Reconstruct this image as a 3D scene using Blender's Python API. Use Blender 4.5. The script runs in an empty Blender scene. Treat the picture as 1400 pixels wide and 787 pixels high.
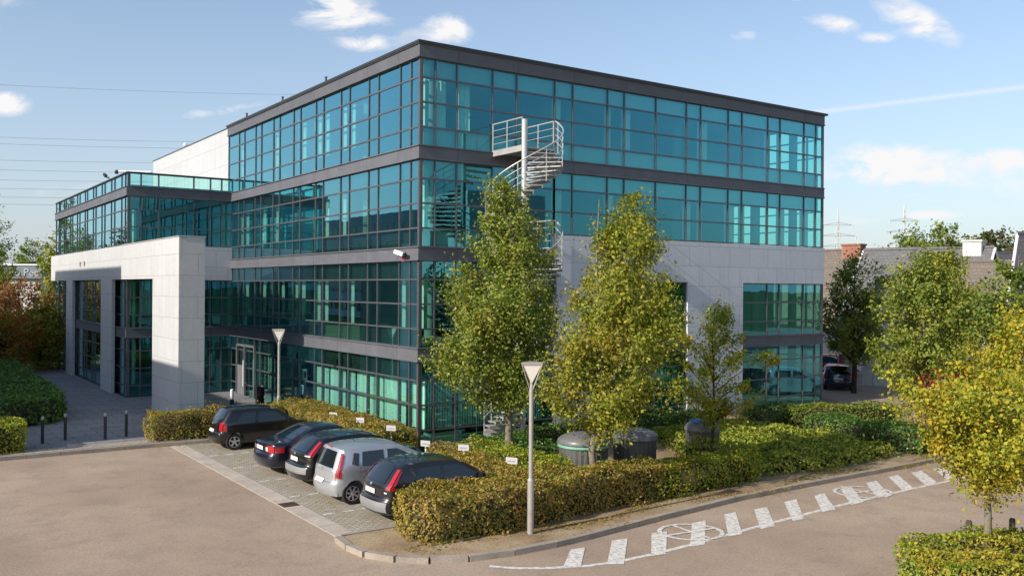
import bpy, bmesh, math, random
import numpy as np
from mathutils import Vector, Matrix
random.seed(7); RNG = np.random.default_rng(11)
sc = bpy.context.scene
COL = sc.collection
R = math.radians
# ------------------------------------------------------------------ camera frame (fitted)
CR = Vector((0.82069, -0.57133, 0.00654)); CU = Vector((-0.00574, 0.00320, 0.99998)); CF = Vector((0.57134, 0.82071, 0.00066))
CC = Vector((-15.4239, -27.7651, 5.5737)); FPX = 1252.5
RIGHT = math.atan2(-0.57133, 0.82069)
def P(px, depth):
    d = CF * FPX + CR * (px - 700)
    q = CC + d * (depth / FPX)
    return q.x, q.y
def Z(py, depth): return 5.57 + (400 - py) / FPX * depth
# ------------------------------------------------------------------ node helpers
def newmat(name):
    m = bpy.data.materials.new(name); m.use_nodes = True
    nt = m.node_tree; nt.nodes.clear()
    return m, nt
def N(nt, t, **kw):
    n = nt.nodes.new(t)
    for k, v in kw.items():
        if k in ('inputs',):
            for a, b in v.items(): n.inputs[a].default_value = b
        else: setattr(n, k, v)
    return n
def L(nt, a, b): nt.links.new(a, b)
def c4(c): return (c[0], c[1], c[2], 1.0)
def ramp(nt, stops, fac=None, interp='LINEAR'):
    r = N(nt, 'ShaderNodeValToRGB'); cr = r.color_ramp; cr.interpolation = interp
    while len(cr.elements) < len(stops): cr.elements.new(0.5)
    for e, (p, c) in zip(cr.elements, stops): e.position = p; e.color = c4(c)
    if fac is not None: L(nt, fac, r.inputs[0])
    return r
def noise(nt, vec, scale, detail=4, rough=0.6):
    n = N(nt, 'ShaderNodeTexNoise'); n.inputs['Scale'].default_value = scale
    n.inputs['Detail'].default_value = detail; n.inputs['Roughness'].default_value = rough
    if vec is not None: L(nt, vec, n.inputs['Vector'])
    return n
def mixc(nt, a, b, fac, mode='MIX'):
    m = N(nt, 'ShaderNodeMix', data_type='RGBA', blend_type=mode)
    for s, v in ((0, fac), (6, a), (7, b)):
        if isinstance(v, (int, float)): m.inputs[s].default_value = v
        elif isinstance(v, (tuple, list)): m.inputs[s].default_value = c4(v)
        else: L(nt, v, m.inputs[s])
    return m.outputs[2]
def math_(nt, op, a, b=None, clamp=False):
    m = N(nt, 'ShaderNodeMath', operation=op); m.use_clamp = clamp
    for i, v in enumerate((a, b)):
        if v is None: continue
        if isinstance(v, (int, float)): m.inputs[i].default_value = v
        else: L(nt, v, m.inputs[i])
    return m.outputs[0]
def finish(nt, sh):
    o = N(nt, 'ShaderNodeOutputMaterial'); L(nt, sh, o.inputs[0])
def bsdf(nt, col, rough=0.6, metal=0.0, spec=0.5, coat=0.0, bump=None, bdist=0.01, bstr=0.5):
    b = N(nt, 'ShaderNodeBsdfPrincipled')
    if isinstance(col, (tuple, list)): b.inputs['Base Color'].default_value = c4(col)
    else: L(nt, col, b.inputs['Base Color'])
    if isinstance(rough, (int, float)): b.inputs['Roughness'].default_value = rough
    else: L(nt, rough, b.inputs['Roughness'])
    b.inputs['Metallic'].default_value = metal
    b.inputs['Specular IOR Level'].default_value = spec
    b.inputs['Coat Weight'].default_value = coat
    b.inputs['Coat Roughness'].default_value = 0.04
    if bump is not None:
        bp = N(nt, 'ShaderNodeBump'); bp.inputs['Strength'].default_value = bstr; bp.inputs['Distance'].default_value = bdist
        L(nt, bump, bp.inputs['Height']); L(nt, bp.outputs[0], b.inputs['Normal'])
    return b.outputs[0]
def pos(nt): return N(nt, 'ShaderNodeNewGeometry').outputs['Position']
def objc(nt): return N(nt, 'ShaderNodeTexCoord').outputs['Object']
def simple(name, col, rough=0.6, metal=0.0, spec=0.5, coat=0.0, var=0.12, scale=3.0):
    m, nt = newmat(name)
    n = noise(nt, objc(nt), scale, 5)
    lo = tuple(c * (1 - var) for c in col); hi = tuple(min(1, c * (1 + var)) for c in col)
    r = ramp(nt, [(0.3, lo), (0.7, hi)], n.outputs[0])
    finish(nt, bsdf(nt, r.outputs[0], rough, metal, spec, coat))
    return m
# ------------------------------------------------------------------ materials
def mat_asphalt():
    m, nt = newmat('asphalt'); p = pos(nt)
    big = noise(nt, p, 0.18, 3, 0.55); mid = noise(nt, p, 1.1, 7, 0.72); fine = noise(nt, p, 17, 6, 0.85)
    c = ramp(nt, [(0.3, (0.335, 0.252, 0.186)), (0.5, (0.392, 0.298, 0.222)), (0.72, (0.455, 0.357, 0.268))], big.outputs[0]).outputs[0]
    c = mixc(nt, c, (0.20, 0.16, 0.125), math_(nt, 'MULTIPLY', ramp(nt, [(0.48, (0, 0, 0)), (0.7, (1, 1, 1))], mid.outputs[0]).outputs[0], 0.5))
    g = ramp(nt, [(0.32, (0.5, 0.5, 0.5)), (0.52, (1, 1, 1)), (0.72, (1.5, 1.5, 1.5))], fine.outputs[0]).outputs[0]
    c = mixc(nt, c, g, 0.75, 'MULTIPLY')
    # sparse stains
    st = noise(nt, p, 0.55, 6, 0.75)
    c = mixc(nt, c, (0.44, 0.38, 0.31), math_(nt, 'MULTIPLY', ramp(nt, [(0.58, (0, 0, 0)), (0.68, (1, 1, 1))], st.outputs[0]).outputs[0], 0.4))
    sp = noise(nt, p, 5.5, 2, 0.5)
    c = mixc(nt, c, (0.07, 0.06, 0.05), math_(nt, 'MULTIPLY', ramp(nt, [(0.74, (0, 0, 0)), (0.78, (1, 1, 1))], sp.outputs[0]).outputs[0], 0.5))
    wv = N(nt, 'ShaderNodeTexWave'); wv.inputs['Scale'].default_value = 0.13; wv.inputs['Distortion'].default_value = 5.0; wv.inputs['Detail'].default_value = 2; wv.inputs['Detail Scale'].default_value = 0.4; L(nt, p, wv.inputs[0])
    c = mixc(nt, c, (0.23, 0.18, 0.145), math_(nt, 'MULTIPLY', ramp(nt, [(0.55, (0, 0, 0)), (0.95, (1, 1, 1))], wv.outputs[0]).outputs[0], 0.10))
    vo = N(nt, 'ShaderNodeTexVoronoi', feature='DISTANCE_TO_EDGE'); vo.inputs['Scale'].default_value = 0.16
    dn = noise(nt, p, 1.2, 5, 0.7); va = N(nt, 'ShaderNodeVectorMath', operation='MULTIPLY_ADD'); L(nt, dn.outputs['Color'], va.inputs[0]); va.inputs[1].default_value = (1.6, 1.6, 0); L(nt, p, va.inputs[2]); L(nt, va.outputs[0], vo.inputs['Vector'])
    c = mixc(nt, c, (0.10, 0.08, 0.065), math_(nt, 'MULTIPLY', ramp(nt, [(0.0, (1, 1, 1)), (0.004, (0, 0, 0))], vo.outputs['Distance']).outputs[0], 0.22))
    finish(nt, bsdf(nt, c, 0.95, spec=0.2, bump=fine.outputs[0], bdist=0.012, bstr=0.6)); return m
def brick(nt, vec, w, h, mortar, c1, c2, cm, off=0.5, bias=0.0):
    b = N(nt, 'ShaderNodeTexBrick'); b.offset = off
    for k, v in (('Scale', 1.0), ('Brick Width', w), ('Row Height', h), ('Mortar Size', mortar), ('Mortar Smooth', 0.1), ('Bias', bias)):
        b.inputs[k].default_value = v
    b.inputs['Color1'].default_value = c4(c1); b.inputs['Color2'].default_value = c4(c2); b.inputs['Mortar'].default_value = c4(cm)
    if vec is not None: L(nt, vec, b.inputs['Vector'])
    return b
def mat_pavers(name, w, h, mortar, c1, c2, cm, grime, gr=0.4, swap=False):
    m, nt = newmat(name); p = pos(nt)
    v = p
    if swap:
        s = N(nt, 'ShaderNodeSeparateXYZ'); L(nt, p, s.inputs[0]); q = N(nt, 'ShaderNodeCombineXYZ')
        L(nt, s.outputs[1], q.inputs[0]); L(nt, s.outputs[0], q.inputs[1]); v = q.outputs[0]
    b = brick(nt, v, w, h, mortar, c1, c2, cm)
    n = noise(nt, p, 0.9, 6, 0.65)
    c = mixc(nt, b.outputs[0], grime, math_(nt, 'MULTIPLY', ramp(nt, [(0.42, (0, 0, 0)), (0.7, (1, 1, 1))], n.outputs[0]).outputs[0], gr))
    f = noise(nt, p, 30, 3)
    c = mixc(nt, c, ramp(nt, [(0.3, (0.75, 0.75, 0.75)), (0.7, (1.2, 1.2, 1.2))], f.outputs[0]).outputs[0], 0.6, 'MULTIPLY')
    finish(nt, bsdf(nt, c, 0.9, spec=0.25, bump=b.outputs['Fac'], bdist=0.006, bstr=-0.5)); return m
def mat_soil():
    m, nt = newmat('soil'); p = pos(nt)
    a = noise(nt, p, 0.7, 6, 0.7); f = noise(nt, p, 22, 4, 0.7)
    c = ramp(nt, [(0.3, (0.22, 0.155, 0.092)), (0.5, (0.36, 0.265, 0.165)), (0.62, (0.43, 0.335, 0.215)), (0.78, (0.22, 0.21, 0.08))], a.outputs[0]).outputs[0]
    c = mixc(nt, c, ramp(nt, [(0.3, (0.45, 0.42, 0.4)), (0.55, (1, 1, 1)), (0.75, (1.35, 1.3, 1.2))], f.outputs[0]).outputs[0], 0.8, 'MULTIPLY')
    finish(nt, bsdf(nt, c, 1.0, spec=0.1, bump=f.outputs[0], bdist=0.02)); return m
def mat_ground():
    m, nt = newmat('far_ground'); p = pos(nt)
    a = noise(nt, p, 0.06, 5, 0.6); f = noise(nt, p, 6, 4)
    c = ramp(nt, [(0.35, (0.06, 0.085, 0.025)), (0.6, (0.10, 0.115, 0.04)), (0.8, (0.14, 0.13, 0.06))], a.outputs[0]).outputs[0]
    c = mixc(nt, c, ramp(nt, [(0.3, (0.6, 0.6, 0.6)), (0.7, (1.3, 1.3, 1.3))], f.outputs[0]).outputs[0], 0.7, 'MULTIPLY')
    finish(nt, bsdf(nt, c, 1.0, spec=0.1)); return m
def mat_concrete(name, col, var=0.2):
    m, nt = newmat(name); p = pos(nt)
    a = noise(nt, p, 1.3, 6, 0.7); f = noise(nt, p, 30, 3)
    c = ramp(nt, [(0.3, tuple(x * (1 - var) for x in col)), (0.7, tuple(x * (1 + var) for x in col))], a.outputs[0]).outputs[0]
    c = mixc(nt, c, ramp(nt, [(0.3, (0.7, 0.7, 0.7)), (0.7, (1.2, 1.2, 1.2))], f.outputs[0]).outputs[0], 0.6, 'MULTIPLY')
    finish(nt, bsdf(nt, c, 0.9, spec=0.25, bump=f.outputs[0], bdist=0.005)); return m
def mat_paint():
    m, nt = newmat('road_paint'); p = pos(nt)
    f = noise(nt, p, 9, 6, 0.75)
    c = ramp(nt, [(0.40, (0.40, 0.33, 0.265)), (0.49, (0.62, 0.6, 0.56)), (0.62, (0.76, 0.74, 0.70))], f.outputs[0]).outputs[0]
    g2 = noise(nt, p, 34, 4, 0.8)
    c = mixc(nt, c, (0.36, 0.31, 0.26), math_(nt, 'MULTIPLY', ramp(nt, [(0.52, (0, 0, 0)), (0.62, (1, 1, 1))], g2.outputs[0]).outputs[0], 0.3))
    finish(nt, bsdf(nt, c, 0.8, spec=0.3)); return m
def mat_panel(name, col, w=1.26, h=0.86, shift=(0.0, 0.0)):
    m, nt = newmat(name); p = pos(nt)
    s = N(nt, 'ShaderNodeSeparateXYZ'); L(nt, p, s.inputs[0])
    q = N(nt, 'ShaderNodeCombineXYZ')
    L(nt, math_(nt, 'ADD', math_(nt, 'ADD', s.outputs[0], s.outputs[1]), shift[0]), q.inputs[0]); L(nt, math_(nt, 'ADD', s.outputs[2], shift[1]), q.inputs[1])
    b = brick(nt, q.outputs[0], w, h, 0.008, col, tuple(x * 0.94 for x in col), tuple(x * 0.38 for x in col))
    n = noise(nt, p, 0.8, 6, 0.7); st = noise(nt, p, 7, 5, 0.7)
    c = mixc(nt, b.outputs[0], tuple(x * 0.84 for x in col), math_(nt, 'MULTIPLY', ramp(nt, [(0.4, (0, 0, 0)), (0.7, (1, 1, 1))], n.outputs[0]).outputs[0], 0.5))
    c = mixc(nt, c, ramp(nt, [(0.3, (0.9, 0.9, 0.9)), (0.7, (1.05, 1.05, 1.05))], st.outputs[0]).outputs[0], 0.7, 'MULTIPLY')
    mp = N(nt, 'ShaderNodeMapping'); mp.inputs['Scale'].default_value = (5.0, 5.0, 0.35); L(nt, p, mp.inputs[0])
    sk = noise(nt, mp.outputs[0], 1.0, 4, 0.6)
    c = mixc(nt, c, tuple(x * 0.72 for x in col), math_(nt, 'MULTIPLY', ramp(nt, [(0.52, (0, 0, 0)), (0.72, (1, 1, 1))], sk.outputs[0]).outputs[0], 0.45))
    finish(nt, bsdf(nt, c, 0.55, spec=0.35, bump=b.outputs['Fac'], bdist=0.006, bstr=-0.6)); return m
def mat_glass(name='tinted_glass'):
    m, nt = newmat(name)
    p = pos(nt)
    n = noise(nt, p, 0.9, 2, 0.5)
    bp = N(nt, 'ShaderNodeBump'); bp.inputs['Strength'].default_value = 0.10; bp.inputs['Distance'].default_value = 0.012
    L(nt, n.outputs[0], bp.inputs['Height'])
    gl = N(nt, 'ShaderNodeBsdfGlossy'); gl.inputs['Roughness'].default_value = 0.0; gl.inputs['Color'].default_value = (0.33, 0.84, 0.93, 1)
    L(nt, bp.outputs[0], gl.inputs['Normal'])
    tr = N(nt, 'ShaderNodeBsdfTransparent'); tr.inputs[0].default_value = (0.60, 0.97, 0.87, 1)
    lw = N(nt, 'ShaderNodeLayerWeight'); lw.inputs['Blend'].default_value = 0.5
    fac = math_(nt, 'ADD', math_(nt, 'MULTIPLY', math_(nt, 'POWER', lw.outputs['Facing'], 2.0), 1.15), 0.16, clamp=True)
    gc = mixc(nt, (0.20, 0.82, 1.0), (0.85, 0.97, 0.98), math_(nt, 'POWER', lw.outputs['Facing'], 2.6)); L(nt, gc, gl.inputs['Color'])
    mx = N(nt, 'ShaderNodeMixShader'); L(nt, fac, mx.inputs[0]); L(nt, tr.outputs[0], mx.inputs[1]); L(nt, gl.outputs[0], mx.inputs[2])
    finish(nt, mx.outputs[0]); return m
def mat_leaf(name, cols, patch=None, patch_scale=0.9, pfac=0.7, trans=0.35, rough=0.55):
    m, nt = newmat(name)
    g = N(nt, 'ShaderNodeNewGeometry')
    n = len(cols)
    c = ramp(nt, [((i + 0.5) / n, col) for i, col in enumerate(cols)], g.outputs['Random Per Island']).outputs[0]
    if patch:
        nz = noise(nt, g.outputs['Position'], patch_scale, 3, 0.6)
        c = mixc(nt, c, patch, math_(nt, 'MULTIPLY', ramp(nt, [(0.5, (0, 0, 0)), (0.68, (1, 1, 1))], nz.outputs[0]).outputs[0], pfac))
    d = bsdf(nt, c, rough, spec=0.3)
    t = N(nt, 'ShaderNodeBsdfTranslucent'); L(nt, mixc(nt, c, (1.25, 1.35, 0.6), 1.0, 'MULTIPLY'), t.inputs[0])
    mx = N(nt, 'ShaderNodeMixShader'); mx.inputs[0].default_value = trans
    L(nt, d, mx.inputs[1]); L(nt, t.outputs[0], mx.inputs[2]); finish(nt, mx.outputs[0]); return m
def mat_bark(name, col):
    m, nt = newmat(name); o = objc(nt)
    n = noise(nt, o, 9, 6, 0.7)
    c = ramp(nt, [(0.3, tuple(x * 0.55 for x in col)), (0.65, tuple(x * 1.25 for x in col))], n.outputs[0]).outputs[0]
    finish(nt, bsdf(nt, c, 0.95, spec=0.15, bump=n.outputs[0], bdist=0.02)); return m
def mat_roof(name, col, ang=0.0):
    m, nt = newmat(name); o = objc(nt)
    s = N(nt, 'ShaderNodeSeparateXYZ'); L(nt, o, s.inputs[0]); q = N(nt, 'ShaderNodeCombineXYZ'); L(nt, s.outputs[0], q.inputs[0]); L(nt, s.outputs[2], q.inputs[1])
    b = brick(nt, q.outputs[0], 0.3, 0.22, 0.02, col, tuple(x * 0.75 for x in col), tuple(x * 0.45 for x in col))
    n = noise(nt, o, 0.8, 6)
    c = mixc(nt, b.outputs[0], tuple(x * 1.3 for x in col), math_(nt, 'MULTIPLY', n.outputs[0], 0.5))
    finish(nt, bsdf(nt, c, 0.8, spec=0.3)); return m
M = {}
M['asphalt'] = mat_asphalt()
M['bay'] = mat_pavers('bay_pavers', 0.22, 0.11, 0.012, (0.46, 0.41, 0.335), (0.36, 0.32, 0.255), (0.17, 0.145, 0.105), (0.26, 0.22, 0.15), 0.45)
M['entrance'] = mat_pavers('entrance_slabs', 0.95, 0.48, 0.016, (0.27, 0.265, 0.27), (0.20, 0.197, 0.205), (0.09, 0.09, 0.09), (0.2, 0.19, 0.17), 0.35)
M['front_strip'] = mat_pavers('front_pavers', 0.3, 0.3, 0.012, (0.42, 0.365, 0.29), (0.35, 0.30, 0.24), (0.2, 0.165, 0.13), (0.2, 0.16, 0.11), 0.4)
M['soil'] = mat_soil(); M['ground'] = mat_ground()
M['kerb'] = mat_concrete('kerb_concrete', (0.33, 0.285, 0.235)); M['gutter'] = mat_concrete('gutter_concrete', (0.46, 0.40, 0.335))
M['plinth'] = mat_concrete('plinth_concrete', (0.11, 0.105, 0.1)); M['slab'] = mat_concrete('slab_concrete', (0.42, 0.42, 0.41), 0.08)
M['paint'] = mat_paint()
M['panel'] = mat_panel('white_panel', (0.565, 0.565, 0.565)); M['panel_side'] = mat_panel('stone_panel', (0.66, 0.67, 0.69), 1.26, 0.86, (0.35, 0.3))
M['panel_big'] = mat_panel('white_sheet', (0.50, 0.51, 0.52), 5.0, 1.1)
M['spandrel'] = simple('spandrel_metal', (0.120, 0.123, 0.140), 0.5, 0.0, 0.35, var=0.14, scale=1.4)
M['fascia'] = simple('fascia_metal', (0.105, 0.107, 0.118), 0.5, 0.0, 0.35, var=0.12, scale=1.4)
M['mullion'] = simple('mullion_metal', (0.13, 0.13, 0.14), 0.45, 0.5, 0.5)
M['dark_metal'] = simple('dark_metal', (0.035, 0.036, 0.04), 0.45, 0.3)
M['glass'] = mat_glass()
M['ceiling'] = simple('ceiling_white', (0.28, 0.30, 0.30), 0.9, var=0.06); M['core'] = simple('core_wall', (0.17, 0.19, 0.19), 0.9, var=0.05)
M['carpet'] = simple('carpet', (0.10, 0.10, 0.11), 0.95)
M['curtain'] = simple('curtain_cloth', (0.92, 0.93, 0.90), 0.9, var=0.03)
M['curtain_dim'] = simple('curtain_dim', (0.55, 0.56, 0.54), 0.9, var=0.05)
M['steel'] = simple('galvanised_steel', (0.50, 0.50, 0.49), 0.45, 0.35, 0.5, var=0.1, scale=6)
M['stair_tread'] = simple('stair_tread_steel', (0.40, 0.40, 0.39), 0.55, 0.3)
M['lamp_steel'] = simple('lamp_steel', (0.42, 0.40, 0.37), 0.4, 0.4)
M['frost'] = simple('frosted_glass', (0.78, 0.75, 0.66), 0.5, var=0.03)
M['white'] = simple('white_plastic', (0.8, 0.8, 0.8), 0.4, var=0.03)
M['sign_white'] = simple('sign_white', (0.46, 0.45, 0.47), 0.5, var=0.05)
M['grey_mark'] = simple('grey_lettering', (0.22, 0.22, 0.24), 0.6)
M['bracket'] = simple('bracket_brown', (0.30, 0.20, 0.17), 0.6)
M['red_mark'] = simple('red_lettering', (0.45, 0.03, 0.04), 0.5)
M['bin'] = simple('bin_grey', (0.085, 0.085, 0.082), 0.5, var=0.2); M['bin_lid'] = simple('bin_lid_grey', (0.14, 0.14, 0.145), 0.35, var=0.12)
M['blue'] = simple('blue_plastic', (0.02, 0.17, 0.65), 0.35); M['green_rim'] = simple('green_rim', (0.2, 0.42, 0.3), 0.5)
M['tyre'] = simple('tyre_rubber', (0.018, 0.018, 0.018), 0.85); M['rim'] = simple('alloy_rim', (0.55, 0.55, 0.56), 0.3, 0.7)
M['car_glass'] = simple('car_glass', (0.008, 0.011, 0.012), 0.02, 0.0, 0.9, 0.6, var=0.05)
M['trim'] = simple('black_trim', (0.012, 0.012, 0.013), 0.5); M['grey_trim'] = simple('grey_bumper', (0.22, 0.22, 0.225), 0.5)
M['taillight'] = simple('tail_light_red', (0.40, 0.012, 0.018), 0.12, 0, 0.6, 1.0, var=0.05); M['clear_light'] = simple('clear_lamp', (0.7, 0.68, 0.66), 0.1, 0, 0.6, 1.0)
M['car_seat'] = simple('car_seat', (0.06, 0.06, 0.065), 0.9)
def paint(name, col, metal=0.3): return simple(name, col, 0.28, metal, 0.5, 1.0, var=0.04, scale=1.0)
M['p_black'] = paint('paint_black', (0.010, 0.010, 0.011)); M['p_navy'] = paint('paint_navy', (0.012, 0.013, 0.028)); M['p_silver'] = paint('paint_silver', (0.50, 0.52, 0.55), 0.55)
M['p_grey'] = paint('paint_anthracite', (0.018, 0.018, 0.020)); M['p_red'] = paint('paint_red', (0.22, 0.01, 0.012)); M['p_blue'] = paint('paint_blue', (0.02, 0.03, 0.07))
M['bark'] = mat_bark('bark_grey', (0.20, 0.175, 0.13)); M['bark_dark'] = mat_bark('bark_dark', (0.06, 0.045, 0.035))
M['twig'] = simple('twig', (0.05, 0.04, 0.022), 0.95, var=0.3)
M['leaf_green'] = mat_leaf('leaf_green', [(0.097, 0.152, 0.024), (0.179, 0.241, 0.036), (0.261, 0.303, 0.048), (0.358, 0.364, 0.068)], (0.303, 0.248, 0.041), 0.8, 0.45)
M['leaf_yg'] = mat_leaf('leaf_yellowgreen', [(0.120, 0.174, 0.024), (0.216, 0.258, 0.032), (0.324, 0.324, 0.038), (0.420, 0.372, 0.054)], (0.396, 0.276, 0.036), 0.75, 0.6)
M['leaf_yellow'] = mat_leaf('leaf_yellow', [(0.17, 0.23, 0.024), (0.30, 0.33, 0.032), (0.43, 0.41, 0.036), (0.50, 0.37, 0.038)], (0.50, 0.33, 0.04), 0.9, 0.5)
M['leaf_mid'] = mat_leaf('leaf_mid', [(0.080, 0.136, 0.021), (0.136, 0.208, 0.029), (0.208, 0.264, 0.038), (0.272, 0.304, 0.064)], (0.304, 0.272, 0.048), 0.6, 0.5)
M['leaf_dark'] = mat_leaf('leaf_dark', [(0.053, 0.085, 0.027), (0.076, 0.113, 0.030), (0.113, 0.104, 0.038), (0.132, 0.066, 0.038)], None)
M['leaf_purple'] = mat_leaf('leaf_purple', [(0.104, 0.072, 0.039), (0.130, 0.117, 0.046), (0.156, 0.163, 0.052), (0.221, 0.117, 0.058)], None, trans=0.2)
M['leaf_red'] = mat_leaf('leaf_red', [(0.237, 0.068, 0.043), (0.355, 0.127, 0.075), (0.423, 0.203, 0.101), (0.270, 0.169, 0.068)], (0.338, 0.254, 0.101), 0.8, 0.5)
M['leaf_crimson'] = mat_leaf('leaf_crimson', [(0.30, 0.02, 0.02), (0.36, 0.05, 0.03), (0.20, 0.015, 0.02), (0.30, 0.10, 0.04)], None)
M['leaf_orange'] = mat_leaf('leaf_orange', [(0.172, 0.201, 0.043), (0.374, 0.287, 0.043), (0.504, 0.201, 0.029), (0.489, 0.101, 0.029)], (0.144, 0.216, 0.057), 0.8, 0.6)
M['leaf_hedge'] = mat_leaf('leaf_hedge', [(0.211, 0.206, 0.043), (0.316, 0.284, 0.053), (0.437, 0.333, 0.067), (0.451, 0.237, 0.075)], (0.180, 0.237, 0.038), 0.7, 0.6)
M['leaf_hedge_green'] = mat_leaf('leaf_hedge_green', [(0.118, 0.209, 0.025), (0.217, 0.315, 0.034), (0.349, 0.402, 0.041), (0.500, 0.384, 0.050)], (0.500, 0.349, 0.050), 0.8, 0.6)
M['leaf_box'] = mat_leaf('leaf_box', [(0.038, 0.083, 0.021), (0.060, 0.120, 0.027), (0.090, 0.158, 0.033), (0.128, 0.195, 0.045)], None)
M['leaf_laurel'] = mat_leaf('leaf_laurel', [(0.053, 0.124, 0.029), (0.088, 0.176, 0.035), (0.131, 0.237, 0.044), (0.194, 0.299, 0.070)], None, rough=0.3)
M['leaf_juniper'] = mat_leaf('leaf_juniper', [(0.171, 0.235, 0.034), (0.298, 0.341, 0.047), (0.427, 0.449, 0.063), (0.512, 0.491, 0.085)], (0.213, 0.298, 0.054), 0.7, 0.6)
M['roof_brown'] = mat_roof('roof_brown', (0.18, 0.15, 0.125)); M['roof_grey'] = mat_roof('roof_grey', (0.15, 0.147, 0.15)); M['roof_dark'] = mat_roof('roof_dark', (0.05, 0.05, 0.06))
M['house_wall'] = mat_concrete('house_wall', (0.62, 0.6, 0.56), 0.06); M['brick_red'] = mat_pavers('brick_red', 0.22, 0.07, 0.01, (0.36, 0.12, 0.06), (0.28, 0.09, 0.05), (0.3, 0.25, 0.2), (0.2, 0.1, 0.07), 0.3)
M['pylon'] = simple('pylon_steel', (0.48, 0.50, 0.52), 0.6, 0.2); M['wire'] = simple('wire', (0.38, 0.41, 0.45), 0.6)  # pylon grey kept pale to stand in for distance haze
M['office_grey'] = mat_panel('office_grey', (0.30, 0.31, 0.32), 2.4, 1.2); M['office_white'] = mat_panel('office_white', (0.76, 0.76, 0.74), 2.4, 1.2)
M['office_glass'] = simple('office_glass', (0.02, 0.028, 0.03), 0.05, 0, 0.8)
M['sign_panel'] = simple('sign_fascia', (0.17, 0.20, 0.23), 0.5)
# ------------------------------------------------------------------ mesh builder
class MB:
    def __init__(s): s.v = []; s.f = []; s.m = []
    def add(s, vs, fs, mi=0):
        b = len(s.v); s.v += [tuple(v) for v in vs]
        for f in fs: s.f.append(tuple(b + i for i in f)); s.m.append(mi)
    def box(s, x0, x1, y0, y1, z0, z1, mi=0):
        s.add([(x0, y0, z0), (x1, y0, z0), (x1, y1, z0), (x0, y1, z0), (x0, y0, z1), (x1, y0, z1), (x1, y1, z1), (x0, y1, z1)],
              [(0, 3, 2, 1), (4, 5, 6, 7), (0, 1, 5, 4), (1, 2, 6, 5), (2, 3, 7, 6), (3, 0, 4, 7)], mi)
    def obox(s, c, ux, uy, uz, mi=0):
        c = Vector(c); ux = Vector(ux); uy = Vector(uy); uz = Vector(uz)
        vs = [c + ux * a + uy * b + uz * d for d in (-1, 1) for a, b in ((-1, -1), (1, -1), (1, 1), (-1, 1))]
        s.add(vs, [(0, 3, 2, 1), (4, 5, 6, 7), (0, 1, 5, 4), (1, 2, 6, 5), (2, 3, 7, 6), (3, 0, 4, 7)], mi)
    def poly_prism(s, pts, z0, z1, mi=0, bottom=True):
        n = len(pts)
        vs = [(x, y, z0) for x, y in pts] + [(x, y, z1) for x, y in pts]
        fs = [tuple(range(n, 2 * n))] + [(i, (i + 1) % n, n + (i + 1) % n, n + i) for i in range(n)]
        if bottom: fs.append(tuple(range(n - 1, -1, -1)))
        s.add(vs, fs, mi)
    def tube(s, pts, r, n=8, mi=0, caps=True):
        pts = [Vector(p) for p in pts]; k = len(pts)
        rs = r if isinstance(r, (list, tuple)) else [r] * k
        b = len(s.v); up = Vector((0, 0, 1)); prev = None
        for i, p in enumerate(pts):
            t = (pts[min(i + 1, k - 1)] - pts[max(i - 1, 0)]).normalized()
            if prev is None:
                a = t.cross(up if abs(t.z) < 0.9 else Vector((1, 0, 0))).normalized()
            else:
                a = (prev - t * prev.dot(t)).normalized()
            prev = a; c = t.cross(a)
            for j in range(n):
                th = 2 * math.pi * j / n
                s.v.append(tuple(p + (a * math.cos(th) + c * math.sin(th)) * rs[i]))
        for i in range(k - 1):
            for j in range(n):
                s.f.append((b + i * n + j, b + i * n + (j + 1) % n, b + (i + 1) * n + (j + 1) % n, b + (i + 1) * n + j)); s.m.append(mi)
        if caps:
            s.f.append(tuple(b + j for j in range(n - 1, -1, -1))); s.m.append(mi)
            s.f.append(tuple(b + (k - 1) * n + j for j in range(n))); s.m.append(mi)
    def lathe(s, prof, c=(0, 0, 0), n=24, mi=0, axis='z', caps=True):
        b = len(s.v); k = len(prof)
        for r, h in prof:
            for j in range(n):
                t = 2 * math.pi * j / n
                if axis == 'z': q = (c[0] + r * math.cos(t), c[1] + r * math.sin(t), c[2] + h)
                else: q = (c[0] + r * math.cos(t), c[1] + h, c[2] + r * math.sin(t))
                s.v.append(q)
        for i in range(k - 1):
            for j in range(n):
                s.f.append((b + i * n + j, b + i * n + (j + 1) % n, b + (i + 1) * n + (j + 1) % n, b + (i + 1) * n + j)); s.m.append(mi)
        if not caps: return
        s.f.append(tuple(b + j for j in range(n - 1, -1, -1))); s.m.append(mi)
        s.f.append(tuple(b + (k - 1) * n + j for j in range(n))); s.m.append(mi)
    def build(s, name, mats, parent=None, smooth=None, bevel=None):
        me = bpy.data.meshes.new(name); me.from_pydata(s.v, [], s.f)
        if not isinstance(mats, (list, tuple)): mats = [mats]
        for m in mats: me.materials.append(m)
        if len(mats) > 1: me.polygons.foreach_set('material_index', s.m)
        if smooth is not None:
            me.polygons.foreach_set('use_smooth', [True] * len(me.polygons)); me.set_sharp_from_angle(angle=R(smooth))
        me.update()
        return link(name, me, parent)
def link(name, me, parent=None):
    o = bpy.data.objects.new(name, me); COL.objects.link(o)
    if parent is not None: o.parent = parent
    return o
def tag(o, label=None, cat=None, group=None, kind=None):
    if label: o['label'] = label
    if cat: o['category'] = cat
    if group: o['group'] = group
    if kind: o['kind'] = kind
    return o
def empty(name, label, cat, loc=(0, 0, 0), rz=0.0, group=None):
    o = bpy.data.objects.new(name, None); COL.objects.link(o); o.location = loc; o.rotation_euler = (0, 0, rz)
    o.empty_display_size = 0.3
    return tag(o, label, cat, group)
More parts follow.
